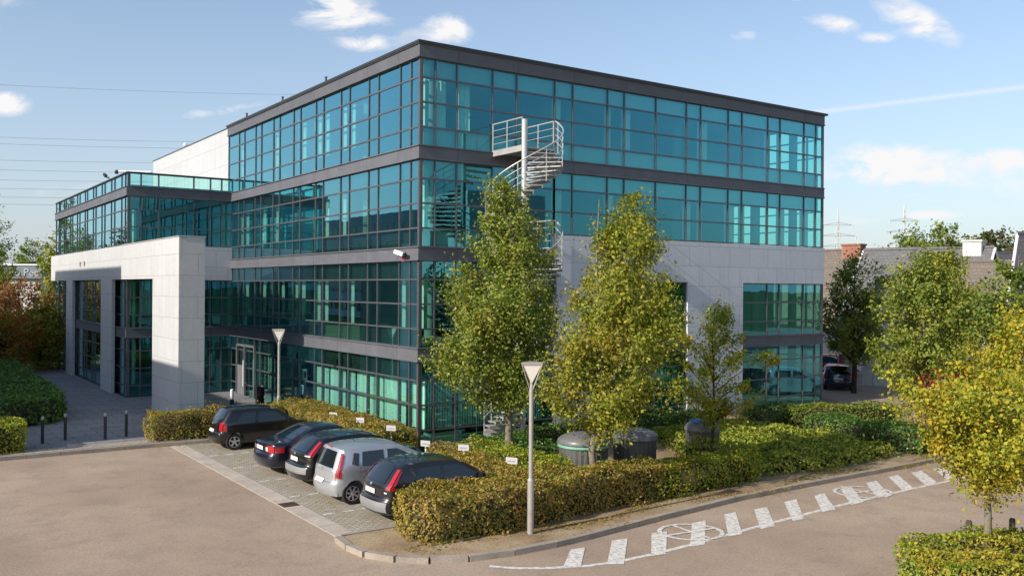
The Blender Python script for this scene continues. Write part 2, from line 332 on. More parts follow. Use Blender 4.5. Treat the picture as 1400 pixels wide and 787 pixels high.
def copy_tree(o, parent=None):
    c = o.copy(); COL.objects.link(c)
    if parent is not None: c.parent = parent; c.matrix_parent_inverse = o.matrix_parent_inverse
    for ch in [x for x in KIDS.get(o.name, [])] or [x for x in bpy.data.objects if x.parent == o]: copy_tree(ch, c)
    return c
KIDS = {}
def structure(o): return tag(o, kind='structure')
def sheet(name, pts, z, m):
    b = MB(); b.add([(x, y, z) for x, y in pts], [tuple(range(len(pts)))])
    return structure(b.build(name, m))
# ------------------------------------------------------------------ setting
sheet('ground', [(-2500, -2500), (2500, -2500), (2500, 2500), (-2500, 2500)], -0.012, M['ground'])
sheet('road', [(-80, -90), (90, -90), (90, 90), (18, 90), (18, -2), (-1, -2), (-1, 5.6), (-80, 5.6)], 0.0, M['asphalt'])
sheet('parking_bay_paving', [(-6.42, -9.0), (-1.85, -9.0), (-1.85, 5.3), (-6.42, 5.3)], 0.005, M['bay'])
b = MB()
y = 5.2
while y > -9.0:
    b.box(-6.92, -6.43, y - 0.98, y, -0.02, 0.012); y -= 0.995
structure(b.build('gutter', M['gutter']))
EP = [(-60, 5.5), (-7.4, 5.5), (-5.3, 5.35), (0.0, 5.35), (0.0, 41.5), (-4.9, 41.5), (-60, 43)]
b = MB(); b.poly_prism(EP, -0.02, 0.10); structure(b.build('entrance_pavement', M['entrance']))
sheet('front_path', [(-60, 5.72), (-7.4, 5.72), (-5.3, 5.56), (-5.3, 6.4), (-60, 7.1)], 0.106, M['front_strip'])
sheet('lawn', [(-60, 43), (-4.9, 41.5), (0.0, 41.5), (0.0, 75), (-60, 75)], 0.02, mat_leaf('lawn_green', [(0.10, 0.15, 0.02), (0.14, 0.19, 0.025)], None))
OUT = [(-6.95, -9.1), (-7.02, -9.8), (-6.95, -10.45), (-6.6, -11.05), (-6.1, -11.5), (-5.4, -11.8), (-4.4, -11.95), (-3.3, -11.95), (-2.3, -11.85), (0.2, -11.52), (3.3, -11.18), (6.4, -11.08), (10.0, -11.05), (13.4, -11.0), (15.2, -10.7), (16.6, -9.9), (17.6, -8.6), (18.4, -6.9), (19.3, -5.0), (21.0, -3.0), (23.4, -1.0), (24.0, 1.5), (24.0, 40)]
IS = OUT + [(0.0, 40), (0.0, 5.35), (-1.85, 5.35), (-1.85, -9.05), (-6.4, -9.05)]
b = MB(); b.poly_prism(IS, -0.02, 0.10); structure(b.build('verge', M['soil']))
def kerbline(path, w, z0, z1, mb, gap=0.012, seg=1.0):
    for (x0, y0), (x1, y1) in zip(path[:-1], path[1:]):
        d = Vector((x1 - x0, y1 - y0)); ln = d.length; d /= ln; nrm = Vector((d.y, -d.x))
        k = max(1, round(ln / seg))
        for i in range(k):
            a = Vector((x0, y0)) + d * (ln * i / k + gap / 2); e = Vector((x0, y0)) + d * (ln * (i + 1) / k - gap / 2 + (0.01 if k == 1 else 0))
            pts = [a, e, e + nrm * w, a + nrm * w]
            mb.poly_prism([(p.x, p.y) for p in pts], z0, z1)
b = MB(); kerbline(OUT, 0.17, -0.02, 0.125, b)
kerbline([(-1.85, -9.06), (-6.95, -9.06)], 0.12, -0.02, 0.12, b)
kerbline([(-60, 5.5), (-7.4, 5.5), (-5.3, 5.35), (-1.85, 5.35)], 0.16, -0.02, 0.125, b)
kerbline([(-1.85, 5.35), (-1.85, -9.0)], 0.10, -0.02, 0.125, b)
structure(b.build('kerb', M['kerb']))
# painted markings
WL = [(-5.25, -12.42), (-4.85, -12.85), (-4.36, -13.16), (-3.6, -13.5), (-2.78, -13.62), (-1.75, -13.63), (-0.34, -13.53), (2.16, -13.31), (5.27, -13.10), (8.96, -13.0), (11.3, -13.0), (12.6, -12.9)]
def strip(mb, path, w, z):
    n = len(path); Ls = []; Rs = []
    for i in range(n):
        a = Vector(path[max(0, i - 1)]); c = Vector(path[min(n - 1, i + 1)]); t = (c - a).normalized(); q = Vector((-t.y, t.x)) * (w / 2); p = Vector(path[i])
        Ls.append(p + q); Rs.append(p - q)
    mb.add([(p.x, p.y, z) for p in Ls] + [(p.x, p.y, z) for p in Rs], [(i, i + 1, n + i + 1, n + i) for i in range(n - 1)])
b = MB(); strip(b, WL, 0.13, 0.005); structure(b.build('road_edge_line', M['paint']))
BARS = [[(-4.06, -13.3), (-3.77, -13.5), (-2.8, -12.46), (-3.16, -12.41)], [(-3.2, -13.64), (-2.91, -13.83), (-1.56, -12.44), (-1.95, -12.36)], [(-2.06, -13.72), (-1.68, -13.78), (-0.38, -12.48), (-0.81, -12.42)], [(-0.86, -13.67), (-0.46, -13.73), (1.12, -12.27), (0.64, -12.28)], [(0.47, -13.57), (0.88, -13.62), (2.35, -12.12), (1.93, -12.12)], [(1.59, -13.55), (2.09, -13.56), (3.45, -12.2), (2.98, -12.17)], [(2.84, -13.48), (3.25, -13.5), (4.84, -12.03), (4.28, -12.07)], [(4.18, -13.33), (4.73, -13.32), (6.07, -12.0), (5.6, -12.02)], [(5.49, -13.25), (6.06, -13.23), (7.44, -11.9), (6.93, -11.9)], [(6.8, -13.11), (7.42, -13.1), (8.77, -11.81), (8.24, -11.83)], [(8.1, -13.11), (8.69, -13.05), (10.1, -11.67), (9.56, -11.7)], [(9.34, -13.02), (10.01, -12.98), (11.34, -11.68), (10.75, -11.7)], [(10.48, -13.05), (11.04, -13.04), (12.57, -11.71), (11.95, -11.73)]]
b = MB()
for q in BARS: b.add([(x, y, 0.009) for x, y in q], [(0, 1, 2, 3)])
structure(b.build('road_marking_bars', M['paint']))
def ring(mb, cx, cy, rx, ry, w, z, rot):
    n = 36; vs = []
    for k in (1 + w / rx, 1 - w / rx):
        for j in range(n):
            t = 2 * math.pi * j / n; x = rx * k * math.cos(t); y2 = ry * k * math.sin(t)
            vs.append((cx + x * math.cos(rot) - y2 * math.sin(rot), cy + x * math.sin(rot) + y2 * math.cos(rot), z))
    mb.add(vs, [(j, (j + 1) % n, n + (j + 1) % n, n + j) for j in range(n)])
    for a in (0.15, 1.75):
        dx, dy = rx * math.cos(a + rot), rx * math.sin(a + rot)
        strip(mb, [(cx - dx, cy - dy), (cx + dx, cy + dy)], 0.09, z + 0.0035 * a)
b = MB(); ring(b, 0.03, -12.83, 0.72, 0.68, 0.055, 0.014, R(-15)); ring(b, 7.1, -12.5, 0.80, 0.66, 0.055, 0.014, R(-15))
structure(b.build('road_marking_roundels', M['paint']))
b = MB()
for yy in (2.62, 0.2, -2.12, -4.44, -6.68):
    x = -6.35
    while x < -2.0:
        b.add([(x, yy - 0.05, 0.0095), (x + 0.3, yy - 0.05, 0.0095), (x + 0.3, yy + 0.05, 0.0095), (x, yy + 0.05, 0.0095)], [(0, 1, 2, 3)]); x += 0.52
structure(b.build('parking_bay_markings', M['paint']))
b = MB(); b.box(-6.9, -6.45, -5.5, -5.02, 0.0, 0.016)
for k in range(6): b.box(-6.86, -6.49, -5.47 + k * 0.075, -5.43 + k * 0.075, 0.0165, 0.024)
tag(b.build('drain_grate', simple('rust_iron', (0.09, 0.05, 0.035), 0.7)), 'rusty square drain grate set in the pale concrete gutter', 'drain')
# ------------------------------------------------------------------ office building
BLD = empty('office_building', 'glass office block with dark metal bands, white panels and a white entrance portal', 'office building')
LR, LFc, YW, XW = 22.16, 20.76, 20.15, -5.17
LC = [0.0, 0.64, 1.44, 3.16, 3.98, 5.70, 6.52, 8.25, 9.06, 10.78, 11.59, 13.31, 14.12, 15.76, 16.58, 18.24, 19.07, 20.15]
LCT = LC[:-1] + [20.76]
RC = [0.0, 0.6, 1.48, 2.99, 4.06, 5.83, 6.71, 8.48, 9.37, 11.11, 12.88, 13.75, 15.48, 16.38, 18.12, 18.98, 20.72, 21.61, 22.16]
WC = [-5.17, -4.56, -3.72, -1.99, -1.14, -0.56, 0.0]
WL2 = [20.15, 20.72, 21.55, 23.2, 23.99, 25.68, 26.45, 28.12, 28.86, 30.63, 31.32, 33.05, 33.87, 35.5, 36.22, 37.96, 38.61, 40.15, 40.65, 41.8]
ROWS = [0.0, 0.65, 1.51, 2.37, 3.02]
def wall_glass(axis, plane, out, cols, rows, z0, name='window', depth=0.07, skip=None):
    """a strip of framed panes; axis 'x' = plane x=const running along y; out = outward sign"""
    f = MB(); g = MB(); mw = 0.026
    p0, p1 = sorted((plane - out * 0.10, plane + out * 0.035)); gp = plane
    def bx(a0, a1, q0, q1, za, zb):
        if axis == 'x': f.box(q0, q1, a0, a1, za, zb)
        else: f.box(a0, a1, q0, q1, za, zb)
    zb, zt = z0 + rows[0], z0 + rows[-1]
    for i, c in enumerate(cols):
        bx(c - mw, c + mw, p0, p1, zb, zt)
    for r in rows:
        q0, q1 = sorted((plane - out * 0.09, plane + out * 0.028))
        for a, c in zip(cols[:-1], cols[1:]): bx(a + mw, c - mw, q0, q1, max(zb, z0 + r - 0.028), min(zt, z0 + r + 0.028))
    for a, c in zip(cols[:-1], cols[1:]):
        for ra, rb in zip(rows[:-1], rows[1:]):
            t1 = RNG.normal(0, 0.0016); t2 = RNG.normal(0, 0.0016)
            w = (c - a) / 2; h = (rb - ra) / 2
            vs = []
            for sa, sr in ((-1, -1), (1, -1), (1, 1), (-1, 1)):
                q = gp + sa * w * t1 + sr * h * t2
                aa = (a + c) / 2 + sa * w; zz = z0 + (ra + rb) / 2 + sr * h
                vs.append((q, aa, zz) if axis == 'x' else (aa, q, zz))
            g.add(vs, [(0, 1, 2, 3) if (axis == 'y') == (out < 0) else (3, 2, 1, 0)])
    fo = f.build(name, M['mullion'], BLD); g.build('window_glass', M['glass'], fo)
    return fo
def band(axis, plane, out, a0, a1, z0, z1, cols, mat, proud=0.09, name='spandrel'):
    f = MB()
    q0, q1 = sorted((plane - out * 0.12, plane + out * proud))
    js = [a0] + [c for c in cols if a0 + 0.3 < c < a1 - 0.3][1::2] + [a1]
    for i, (a, c) in enumerate(zip(js[:-1], js[1:])):
        e0 = 0 if i == 0 else 0.006; e1 = 0 if i == len(js) - 2 else 0.006
        if axis == 'x': f.box(q0, q1, a + e0, c - e1, z0 + 0.03, z1 - 0.03)
        else: f.box(a + e0, c - e1, q0, q1, z0 + 0.03, z1 - 0.03)
    l0, l1 = sorted((plane - out * 0.12, plane + out * (proud + 0.05)))
    for za, zb in ((z0, z0 + 0.03), (z1 - 0.03, z1)):
        if axis == 'x': f.box(l0, l1, a0 - (0.05 if a0 == -proud else 0), a1, za, zb)
        else: f.box(a0, a1, l0, l1, za, zb)
    return f.build(name, mat, BLD)
# left facade
for k in range(4):
    wall_glass('x', 0.0, -1, LCT if k == 3 else LC, ROWS, 3.5 * k)
    yend = LFc if k == 3 else YW
    band('x', 0.0, -1, -0.09, yend, 3.5 * k + 3.02, 3.5 * k + 3.5, LC, M['fascia'] if k == 3 else M['spandrel'])
# right facade
wall_glass('y', 0.0, -1, RC, ROWS, 10.5)
band('y', 0.0, -1, 0.125, LR, 13.52, 14.0, RC, M['fascia']); band('y', 0.0, -1, 0.125, LR, 10.02, 10.5, RC, M['spandrel'])
wall_glass('y', 0.0, -1, RC[:6], ROWS, 7.0)
wall_glass('y', 0.0, -1, RC[5:], ROWS[1:], 7.0)
band('y', 0.0, -1, 0.125, 5.83, 6.52, 7.0, RC, M['spandrel'])
for k in (0, 1):
    wall_glass('y', 0.0, -1, RC[:6], ROWS, 3.5 * k)
    rr = ROWS if k == 0 else ROWS[:4]
    wall_glass('y', 0.0, -1, [8.48, 9.37, 11.11, 12.88], rr, 3.5 * k)
    wall_glass('y', 0.0, -1, [16.42, 18.12, 18.98, 20.72, 21.61, 22.16], rr, 3.5 * k)
band('y', 0.0, -1, 0.125, 5.83, 3.02, 3.5, RC, M['spandrel'])
band('y', 0.0, -1, 8.48, 12.88, 3.02, 3.5, RC, M['spandrel'], 0.05); band('y', 0.0, -1, 16.42, LR, 3.02, 3.5, RC, M['spandrel'], 0.05)
# sill and ceiling void panels behind the top and bottom panes
b = MB(); d_ = MB()
for k in (2, 3):
    for za, zb in ((0.02, 0.64), (2.39, 3.0)):
        if k == 2 and za < 0.1: b.box(0.2, 5.8, 0.13, 0.15, 7 + za, 7 + zb)
        else: b.box(0.2, LR - 0.2, 0.13, 0.15, 3.5 * k + za, 3.5 * k + zb)
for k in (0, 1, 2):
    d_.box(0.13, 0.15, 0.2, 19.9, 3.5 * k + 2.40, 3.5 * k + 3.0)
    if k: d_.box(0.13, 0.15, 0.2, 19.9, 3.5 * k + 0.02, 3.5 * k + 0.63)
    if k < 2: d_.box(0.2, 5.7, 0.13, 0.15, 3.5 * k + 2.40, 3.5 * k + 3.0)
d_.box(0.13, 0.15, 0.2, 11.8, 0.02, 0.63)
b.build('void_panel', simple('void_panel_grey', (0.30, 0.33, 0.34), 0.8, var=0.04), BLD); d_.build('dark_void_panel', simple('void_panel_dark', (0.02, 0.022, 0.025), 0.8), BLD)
# white cladding of the right facade
b = MB()
b.box(5.87, LR, -0.12, 0.10, 5.89, 7.62); b.box(5.87, 8.44, -0.12, 0.10, 0.02, 5.89); b.box(12.92, 16.38, -0.12, 0.10, 0.02, 5.89)
b.build('white_cladding', M['panel_side'], BLD)
# plinth
b = MB(); b.box(-0.05, 5.86, -0.07, 0.1, -0.02, -0.001 + 0.0); b.build('base_sill', M['plinth'], BLD)
for bx_ in ((-0.12, 5.80, -0.14, -0.005, 0.0, 0.16), (-0.12, -0.005, -0.005, 12.0, 0.0, 0.13), (8.5, 12.86, -0.13, -0.005, 0.0, 0.16), (16.45, LR, -0.13, -0.005, 0.0, 0.16)):
    b = MB(); b.box(*bx_); b.build('plinth', M['plinth'], BLD)
# far right side
FC = [0.0] + [0.9 + 1.72 * i for i in range(12)] + [20.76]
for k in range(4):
    wall_glass('x', LR, 1, FC, ROWS, 3.5 * k)
    band('x', LR, 1, 0.0, LFc, 3.5 * k + 3.02, 3.5 * k + 3.5, FC, M['spandrel'])
# roof cap and roof
b = MB()
b.box(-0.17, LR + 0.16, -0.17, 0.2, 14.0, 14.09); b.box(-0.17, 0.2, 0.2, LFc, 14.0, 14.09); b.box(LR - 0.2, LR + 0.16, 0.2, LFc, 14.0, 14.09)
b.build('roof_edge', M['dark_metal'], BLD)
b = MB(); b.box(0.2, LR - 0.2, 0.2, LFc - 0.05, 13.62, 13.9); b.build('roof', M['slab'], BLD)
# white block behind
b = MB(); b.box(0.03, LR, LFc, 37.0, 0.0, 14.0); wb = b.build('rear_block', M['panel_big'], BLD)
b = MB(); b.box(-0.01, 0.25, LFc, 37.03, 14.0, 14.05); b.build('rear_block_capping', M['mullion'], wb)
# wing
b = MB()
for k in (0, 1, 2):
    zz = 3.5 * k
    wall_glass('y', YW, -1, WC, ROWS if k == 0 else (ROWS[:4] if k == 1 else ROWS[1:]), zz)
    wall_glass('x', XW, -1, WL2, ROWS if k == 0 else (ROWS[:4] if k == 1 else ROWS[1:]), zz)
wall_glass('y', YW, -1, WC, [0.0, 0.66], 10.5); wall_glass('x', XW, -1, WL2, [0.0, 0.66], 10.5)
for z0 in (3.02, 10.02):
    band('y', YW, -1, XW + 0.125, 0.0, z0, z0 + 0.48, WC, M['spandrel']); band('x', XW, -1, YW - 0.09, 41.8, z0, z0 + 0.48, WL2, M['spandrel'])
b = MB(); b.box(XW - 0.08, 0.0, YW - 0.08, YW + 0.12, 11.16, 11.22); b.box(XW - 0.08, XW + 0.12, YW + 0.12, 41.85, 11.16, 11.22); b.build('wing_roof_edge', M['dark_metal'], BLD)
b = MB(); b.box(XW + 0.15, 0.0, YW + 0.15, 41.6, 10.35, 10.6); b.build('wing_roof', M['slab'], BLD)
b = MB(); b.box(-4.42, -0.02, YW - 0.10, YW + 0.15, 5.90, 7.62); b.build('wing_cladding', M['panel_side'], BLD)
b = MB(); b.box(XW + 0.2, -0.1, 41.6, 41.8, 0, 10.5); b.build('wing_end_wall', M['panel'], BLD)
b = MB(); b.box(XW - 0.1, 0.0, YW - 0.1, YW - 0.005, 0.0, 0.14); b.box(XW - 0.1, XW - 0.005, YW - 0.005, 41.8, 0.0, 0.14); b.build('plinth', M['dark_metal'], BLD)
# portal of white panels
b = MB()
PX0, PX1 = -5.47, -4.45
b.box(PX0, PX1, 9.75, 41.9, 5.90, 7.56)
b.box(PX0, PX1, 9.75, 13.95, 0.0, 5.898)
b.box(PX0, XW - 0.14, 22.3, 25.05, 0.0, 5.898); b.box(PX0, XW - 0.14, 33.6, 35.8, 0.0, 5.898)
po = b.build('entrance_portal', M['panel'], BLD)
b = MB(); b.box(PX0 - 0.03, PX1 + 0.03, 9.72, 20.0, 7.562, 7.60); b.build('portal_capping', M['steel'], po)
for yy in (29.6, 30.9):
    b = MB(); b.box(PX0 - 0.06, PX0 - 0.002, yy, yy + 0.06, 6.70, 6.98); b.build('wall_bracket', M['bracket'], po)
# entrance door
d = MB()
for yy in (16.33, 17.75, 18.95): d.box(-0.14, -0.045, yy - 0.05, yy + 0.05, 0.02, 2.62)
for zz in (2.62, 0.06): d.box(-0.13, -0.046, 16.38, 18.9, zz - 0.05, zz + 0.05)
do = d.build('door', simple('door_frame', (0.17, 0.17, 0.17), 0.5, 0.3), BLD)
d = MB(); d.box(-0.105, -0.05, 17.83, 18.87, 0.12, 1.6); d.build('door_panel', simple('door_grey', (0.16, 0.16, 0.17), 0.5), do)
d = MB(); d.tube([(-0.24, 17.55, 0.6), (-0.24, 17.55, 1.9)], 0.03); d.box(-0.24, -0.05, 17.535, 17.565, 0.75, 0.79); d.box(-0.24, -0.05, 17.535, 17.565, 1.7, 1.74); d.build('door_handle', M['white'], do)
# floors, ceilings, core
b = MB()
for k in range(0, 4):
    if k: b.box(0.16, LR - 0.16, 0.16, LFc - 0.02, 3.5 * k - 0.42, 3.5 * k - 0.03)
b.build('floor_slab', M['ceiling'], BLD)
b = MB()
for k in range(4): b.box(0.15, LR - 0.15, 0.15, LFc - 0.03, 3.5 * k - 0.028, 3.5 * k + 0.004)
b.build('floor_carpet', M['carpet'], BLD)
b = MB()
for k in range(4):
    za, zb = 3.5 * k + 0.006, 3.5 * k + 3.07
    b.box(6.0, 15.0, 8.5, 14.0, za, zb); b.box(3.9, 4.0, 7.0, 19.9, za, zb); b.box(9.0, 16.0, 4.9, 5.0, za, zb)
    b.box(0.4, 3.89, 12.0, 12.1, za, zb); b.box(17.5, 17.6, 7.0, 20.0, za, zb); b.box(7.0, 7.1, 0.4, 4.5, za, zb)
b.box(21.86, 21.92, 3.0, 20.0, 10.51, 13.57); b.box(21.86, 21.92, 5.4, 20.0, 7.01, 10.07); b.box(21.86, 21.92, 4.0, 20.0, 3.51, 6.57); b.box(21.86, 21.92, 4.0, 20.0, 0.01, 3.07)  # added walls inside the far glazing, blocking bright daylight seen through the floors
b.box(7.2, 21.8, 2.6, 2.7, 0.01, 3.07); b.box(7.2, 21.8, 2.6, 2.7, 3.51, 6.57)  # added walls behind the lower right windows to keep them dark
b.build('partition_wall', M['core'], BLD)
for (x, y) in [(1.0, 1.0), (1.0, 6.1), (1.0, 11.2), (1.0, 16.3), (6.3, 1.0), (13.3, 1.0), (18.5, 1.0), (21.2, 1.0), (21.2, 8), (21.2, 15)]:
    b = MB(); b.lathe([(0.2, 0.01), (0.2, 13.57)], (x, y, 0), 14); b.build('column', M['core'], BLD, 40)
b = MB()
for k in (0, 1, 2):
    if k: b.box(XW + 0.16, 0.02, YW + 0.16, 41.5, 3.5 * k - 0.42, 3.5 * k)
b.box(-1.6, -1.5, 23.0, 41.0, 0.1, 10.3)
b.build('wing_interior', M['core'], BLD)
def curtain(_, axis, q, a0, a1, z0, z1, amp=0.035, per=0.16):
    mb = MB()
    n = max(4, int((a1 - a0) / (per / 4)))
    vs = []
    for zz in (z0, z1):
        for i in range(n + 1):
            a = a0 + (a1 - a0) * i / n; o = q + amp * math.sin(2 * math.pi * (a - a0) / per) + 0.01 * math.sin(17 * a)
            vs.append((o, a, zz) if axis == 'x' else (a, o, zz))
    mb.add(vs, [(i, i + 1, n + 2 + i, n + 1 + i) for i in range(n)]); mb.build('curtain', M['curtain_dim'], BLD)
cu = MB(); bl = MB()
def blinds(_, axis, q, a0, a1, z0, z1, ang=0.5, w=0.135):
    mb = MB(); a = a0
    while a < a1:
        t = ang + RNG.normal(0, 0.06); dx = w / 2 * math.cos(t); dq = w / 2 * math.sin(t)
        pts = [(a - dx, q - dq), (a + dx, q + dq)]
        vs = [((qq, aa, zz) if axis == 'x' else (aa, qq, zz)) for zz in (z0, z1) for aa, qq in pts]
        mb.add(vs, [(0, 1, 3, 2)]); a += 0.105
    mb.build('blind', M['curtain'], BLD)
# ground floor blinds along the left facade and round the corner
for a0, a1 in ((0.12, 1.38), (1.5, 3.2), (3.36, 4.05), (4.15, 5.62), (5.74, 6.5), (6.7, 8.15), (8.3, 9.0), (9.12, 9.95)): blinds(bl, 'x', 0.32, a0, a1, 0.66, 2.36, 0.08)
blinds(bl, 'y', 0.3, 0.15, 5.6, 0.66, 2.36, 0.5)
for a0, a1 in ((14.6, 15.6), (15.75, 16.2)): blinds(bl, 'x', 0.3, a0, a1, 0.68, 2.34, 0.3)
blinds(bl, 'y', 0.3, 8.6, 12.7, 0.68, 2.34, 0.7)
for k in (1, 2, 3):
    z0, z1 = 3.5 * k + (0.66 if k != 3 else 0.66), 3.5 * k + 2.38
    for c in LC[1:-1]:
        if RNG.random() < (0.5, 0.55, 0.45)[k - 1]:
            w = RNG.uniform(0.25, 0.62); curtain(cu, 'x', 0.3, c + 0.1, c + 0.1 + w, z0, z1)
    for c in RC[1:-1]:
        if k == 1 and not (8.4 < c < 12.5 or 16.3 < c < 22 or c < 5): continue
        if RNG.random() < 0.4:
            w = RNG.uniform(0.25, 0.6); curtain(cu, 'y', 0.3, c + 0.1, c + 0.1 + w, z0, z1)
    curtain(cu, 'y', 0.3, 0.25, 0.5, z0, z1); curtain(cu, 'x', 0.3, 0.2, 0.42, z0, z1)
    for c in WL2[1:-1]:
        if k < 3 and RNG.random() < 0.3: curtain(cu, 'x', XW + 0.3, c + 0.05, c + 0.5, z0, z1)
curtain(cu, 'y', YW + 0.3, XW + 0.2, XW + 0.45, 7.6, 9.4); curtain(cu, 'y', YW + 0.3, -4.5, -3.8, 4.1, 5.8); curtain(cu, 'y', YW + 0.3, -4.9, -4.7, 0.7, 5.8)

# dim ground-floor backing behind the entrance
# vents, cameras
for i, yy in enumerate((8.2, 13.15, 18.13)):
    b = MB(); b.tube([(0, 0, 0), (0, 0, 0.25)], 0.045, 10); b.tube([(0, 0, 0.25), (0, 0, 0.29)], 0.06, 10)
    o = b.build('roof_pipe', M['dark_metal']); o.location = (0.05, yy, 14.09)
    tag(o, ('roof vent pipe on the long dark roof edge, nearest the front corner', 'middle one of three short vent pipes along the dark roof edge', 'roof vent pipe nearest the white rear block')[i], 'vent pipe', 'vent pipes on the roof edge')
def seccam(loc, rz, label, mat, arm=0.3):
    t = empty('security_camera', label, 'camera', loc, rz)
    b = MB(); b.tube([(0, 0, 0), (-arm, 0, 0.05)], 0.03, 8); b.box(-0.02, 0.02, -0.07, 0.07, -0.16, 0.06); b.build('bracket', M['red_mark'] if mat == 'white' else M['steel'], t)
    b = MB(); b.obox((-arm, -0.06, 0.13), (0.065, 0, 0), (0, 0.2, 0.06), (0, -0.02, 0.065)); b.build('camera_housing', M[mat], t)
    b = MB(); b.lathe([(0.055, 0.0), (0.075, -0.09), (0.05, -0.11)], (-arm, -0.26, 0.07), 12, axis='y'); b.build('lens_hood', M['dark_metal'], t)
seccam((-0.10, 0.95, 6.66), 0.35, 'white bullet security camera on the dark band near the building corner', 'white')
seccam((-5.2, 24.6, 11.32), 0.0, 'small dark camera on the wing roof edge behind the corner', 'dark_metal', 0.2)
t = empty('camera_arm', 'white horizontal arm with black camera on top of the wing corner', 'camera', (-5.15, 20.6, 11.22))
b = MB(); b.tube([(-0.2, 0.9, 0.12), (1.2, 0.1, 0.12)], 0.05, 8); b.tube([(1.0, 0.2, 0), (1.0, 0.2, 0.12)], 0.04, 6); b.build('arm', M['white'], t)
b = MB(); b.lathe([(0.08, -0.1), (0.1, 0.0), (0.06, 0.1)], (-0.28, 0.95, 0.1), 10); b.build('camera_head', M['dark_metal'], t)
b = MB(); b.lathe([(0.05, 0), (0.05, 0.12), (0.13, 0.15), (0.15, 0.25), (0.1, 0.35), (0.02, 0.38)], (0, 0, 0), 12)
o = b.build('roof_dome', M['white'], None, 60); o.location = (0.3, 30.2, 14.05); tag(o, 'tiny white dome on the edge of the white rear block roof', 'dome')
# ------------------------------------------------------------------ spiral stair
ST = empty('spiral_staircase', 'galvanised spiral fire escape with landings against the glass facade', 'staircase', (3.0, -2.0, 0.0))
b = MB(); b.tube([(0, 0, 0.1), (0, 0, 11.42)], 0.10, 16); b.build('centre_pole', M['steel'], ST, 40)
RS = 1.34
def helix(r, z_off, ztop, n0, n1, a0=0.0):
    return [(r * math.cos(a0 - R(14.2) * i), r * math.sin(a0 - R(14.2) * i), ztop - 0.1842 * i + z_off) for i in np.arange(n0, n1 + 0.01, 0.5)]
for fl in (10.5, 7.0, 3.5):
    for i in range(1, 19):
        zt = fl - 0.1842 * i; a1 = -R(14.2) * (i - 1) + 0.02; a0 = -R(14.2) * i - 0.03
        pts = [(0.10 * math.cos(a1), 0.10 * math.sin(a1))] + [(RS * math.cos(a1 + (a0 - a1) * t), RS * math.sin(a1 + (a0 - a1) * t)) for t in (0, 0.5, 1)] + [(0.10 * math.cos(a0), 0.10 * math.sin(a0))]
        b = MB(); b.poly_prism(pts[::-1], zt - 0.035, zt)
        p0 = Vector((*pts[0], zt - 0.05)); p1 = Vector((*pts[1], zt - 0.05)); dd = (p1 - p0) / 2
        b.obox((p0 + p1) / 2, dd, Vector((-dd.y, dd.x, 0)).normalized() * 0.012, (0, 0, 0.05))
        b.build('tread', M['stair_tread'], ST)
    b = MB(); b.box(-0.03, 1.30, 0.0, 1.93, fl - 0.06, fl - 0.01); b.box(-0.06, -0.03, -0.05, 1.93, fl - 0.16, fl + 0.05); b.box(1.30, 1.34, 0.0, 1.93, fl - 0.16, fl + 0.05)
    b.build('landing', M['stair_tread'], ST)
    b = MB(); r_ = 0.02
    b.tube(helix(RS, 1.0, fl, 0, 19), 0.024, 6)
    for o in (0.28, 0.52, 0.76): b.tube(helix(RS, o, fl, 0, 18.5), 0.012, 5)
    for i in (0, 3, 6, 9, 12, 15, 18):
        q = (RS * math.cos(-R(14.2) * (i + 0.5)), RS * math.sin(-R(14.2) * (i + 0.5)), fl - 0.1842 * (i + 1)); b.tube([(q[0], q[1], q[2] - 0.05), (q[0], q[1], q[2] + 1.1)], 0.017, 6)
    b.build('handrail', M['steel'], ST, 50)
    for xs, ok in ((-0.045, fl == 10.5), (1.32, True)):
        if not ok: continue
        b = MB()
        for yy in (0.08, 1.0, 1.9): b.tube([(xs, yy, fl), (xs, yy, fl + 1.0)], 0.02, 6)
        b.tube([(xs, 0.06, fl + 1.0), (xs, 1.92, fl + 1.0)], 0.024, 6)
        for o in (0.28, 0.52, 0.76): b.tube([(xs, 0.06, fl + o), (xs, 1.92, fl + o)], 0.012, 5)
        b.build('landing_railing', M['steel'], ST, 50)
# tall downpipe of the panel edge
b = MB(); b.tube([(0, 0, 0), (0, 0, 7.5)], 0.035, 10)
for z in (1.2, 3.2, 5.2, 7.0): b.box(-0.07, 0.07, -0.06, 0.1, z, z + 0.04)
o = b.build('downpipe', M['mullion'], None, 40); o.location = (5.78, -0.21, 0.1); tag(o, 'slim steel downpipe at the left edge of the white cladding', 'downpipe')
# ------------------------------------------------------------------ lamps, bollards, signs
def lamp(loc, label, rz):
    t = empty('street_lamp', label, 'street lamp', loc, rz, 'lamps with triangular heads')
    b = MB(); b.tube([(0, 0, 0), (0, 0, 1.2)], 0.075, 14); b.tube([(0, 0, 1.2), (0, 0, 1.24)], [0.075, 0.05], 14); b.tube([(0, 0, 1.24), (0, 0, 3.28)], 0.05, 14); b.build('pole', M['lamp_steel'], t, 40)
    tri = [(0.26 * math.cos(a), 0.26 * math.sin(a)) for a in (R(90), R(210), R(330))]
    b = MB(); b.poly_prism([(x * 1.06, y * 1.06) for x, y in tri], 3.78, 3.84); b.build('lamp_cap', M['lamp_steel'], t)
    b = MB()
    b.add([(x * 0.93, y * 0.93, 3.78) for x, y in tri] + [(x * 0.1, y * 0.1, 3.38) for x, y in tri], [(0, 1, 4, 3), (1, 2, 5, 4), (2, 0, 3, 5), (5, 4, 3)]); b.build('lamp_shade', M['frost'], t)
    b = MB()
    b.tube([(0, 0, 3.22), (0, 0, 3.37)], [0.052, 0.03], 10)
    for x, y in tri: b.tube([(x * 1.02, y * 1.02, 3.80), (x * 0.12, y * 0.12, 3.2)], 0.014, 6)
    b.build('lamp_frame', M['lamp_steel'], t)
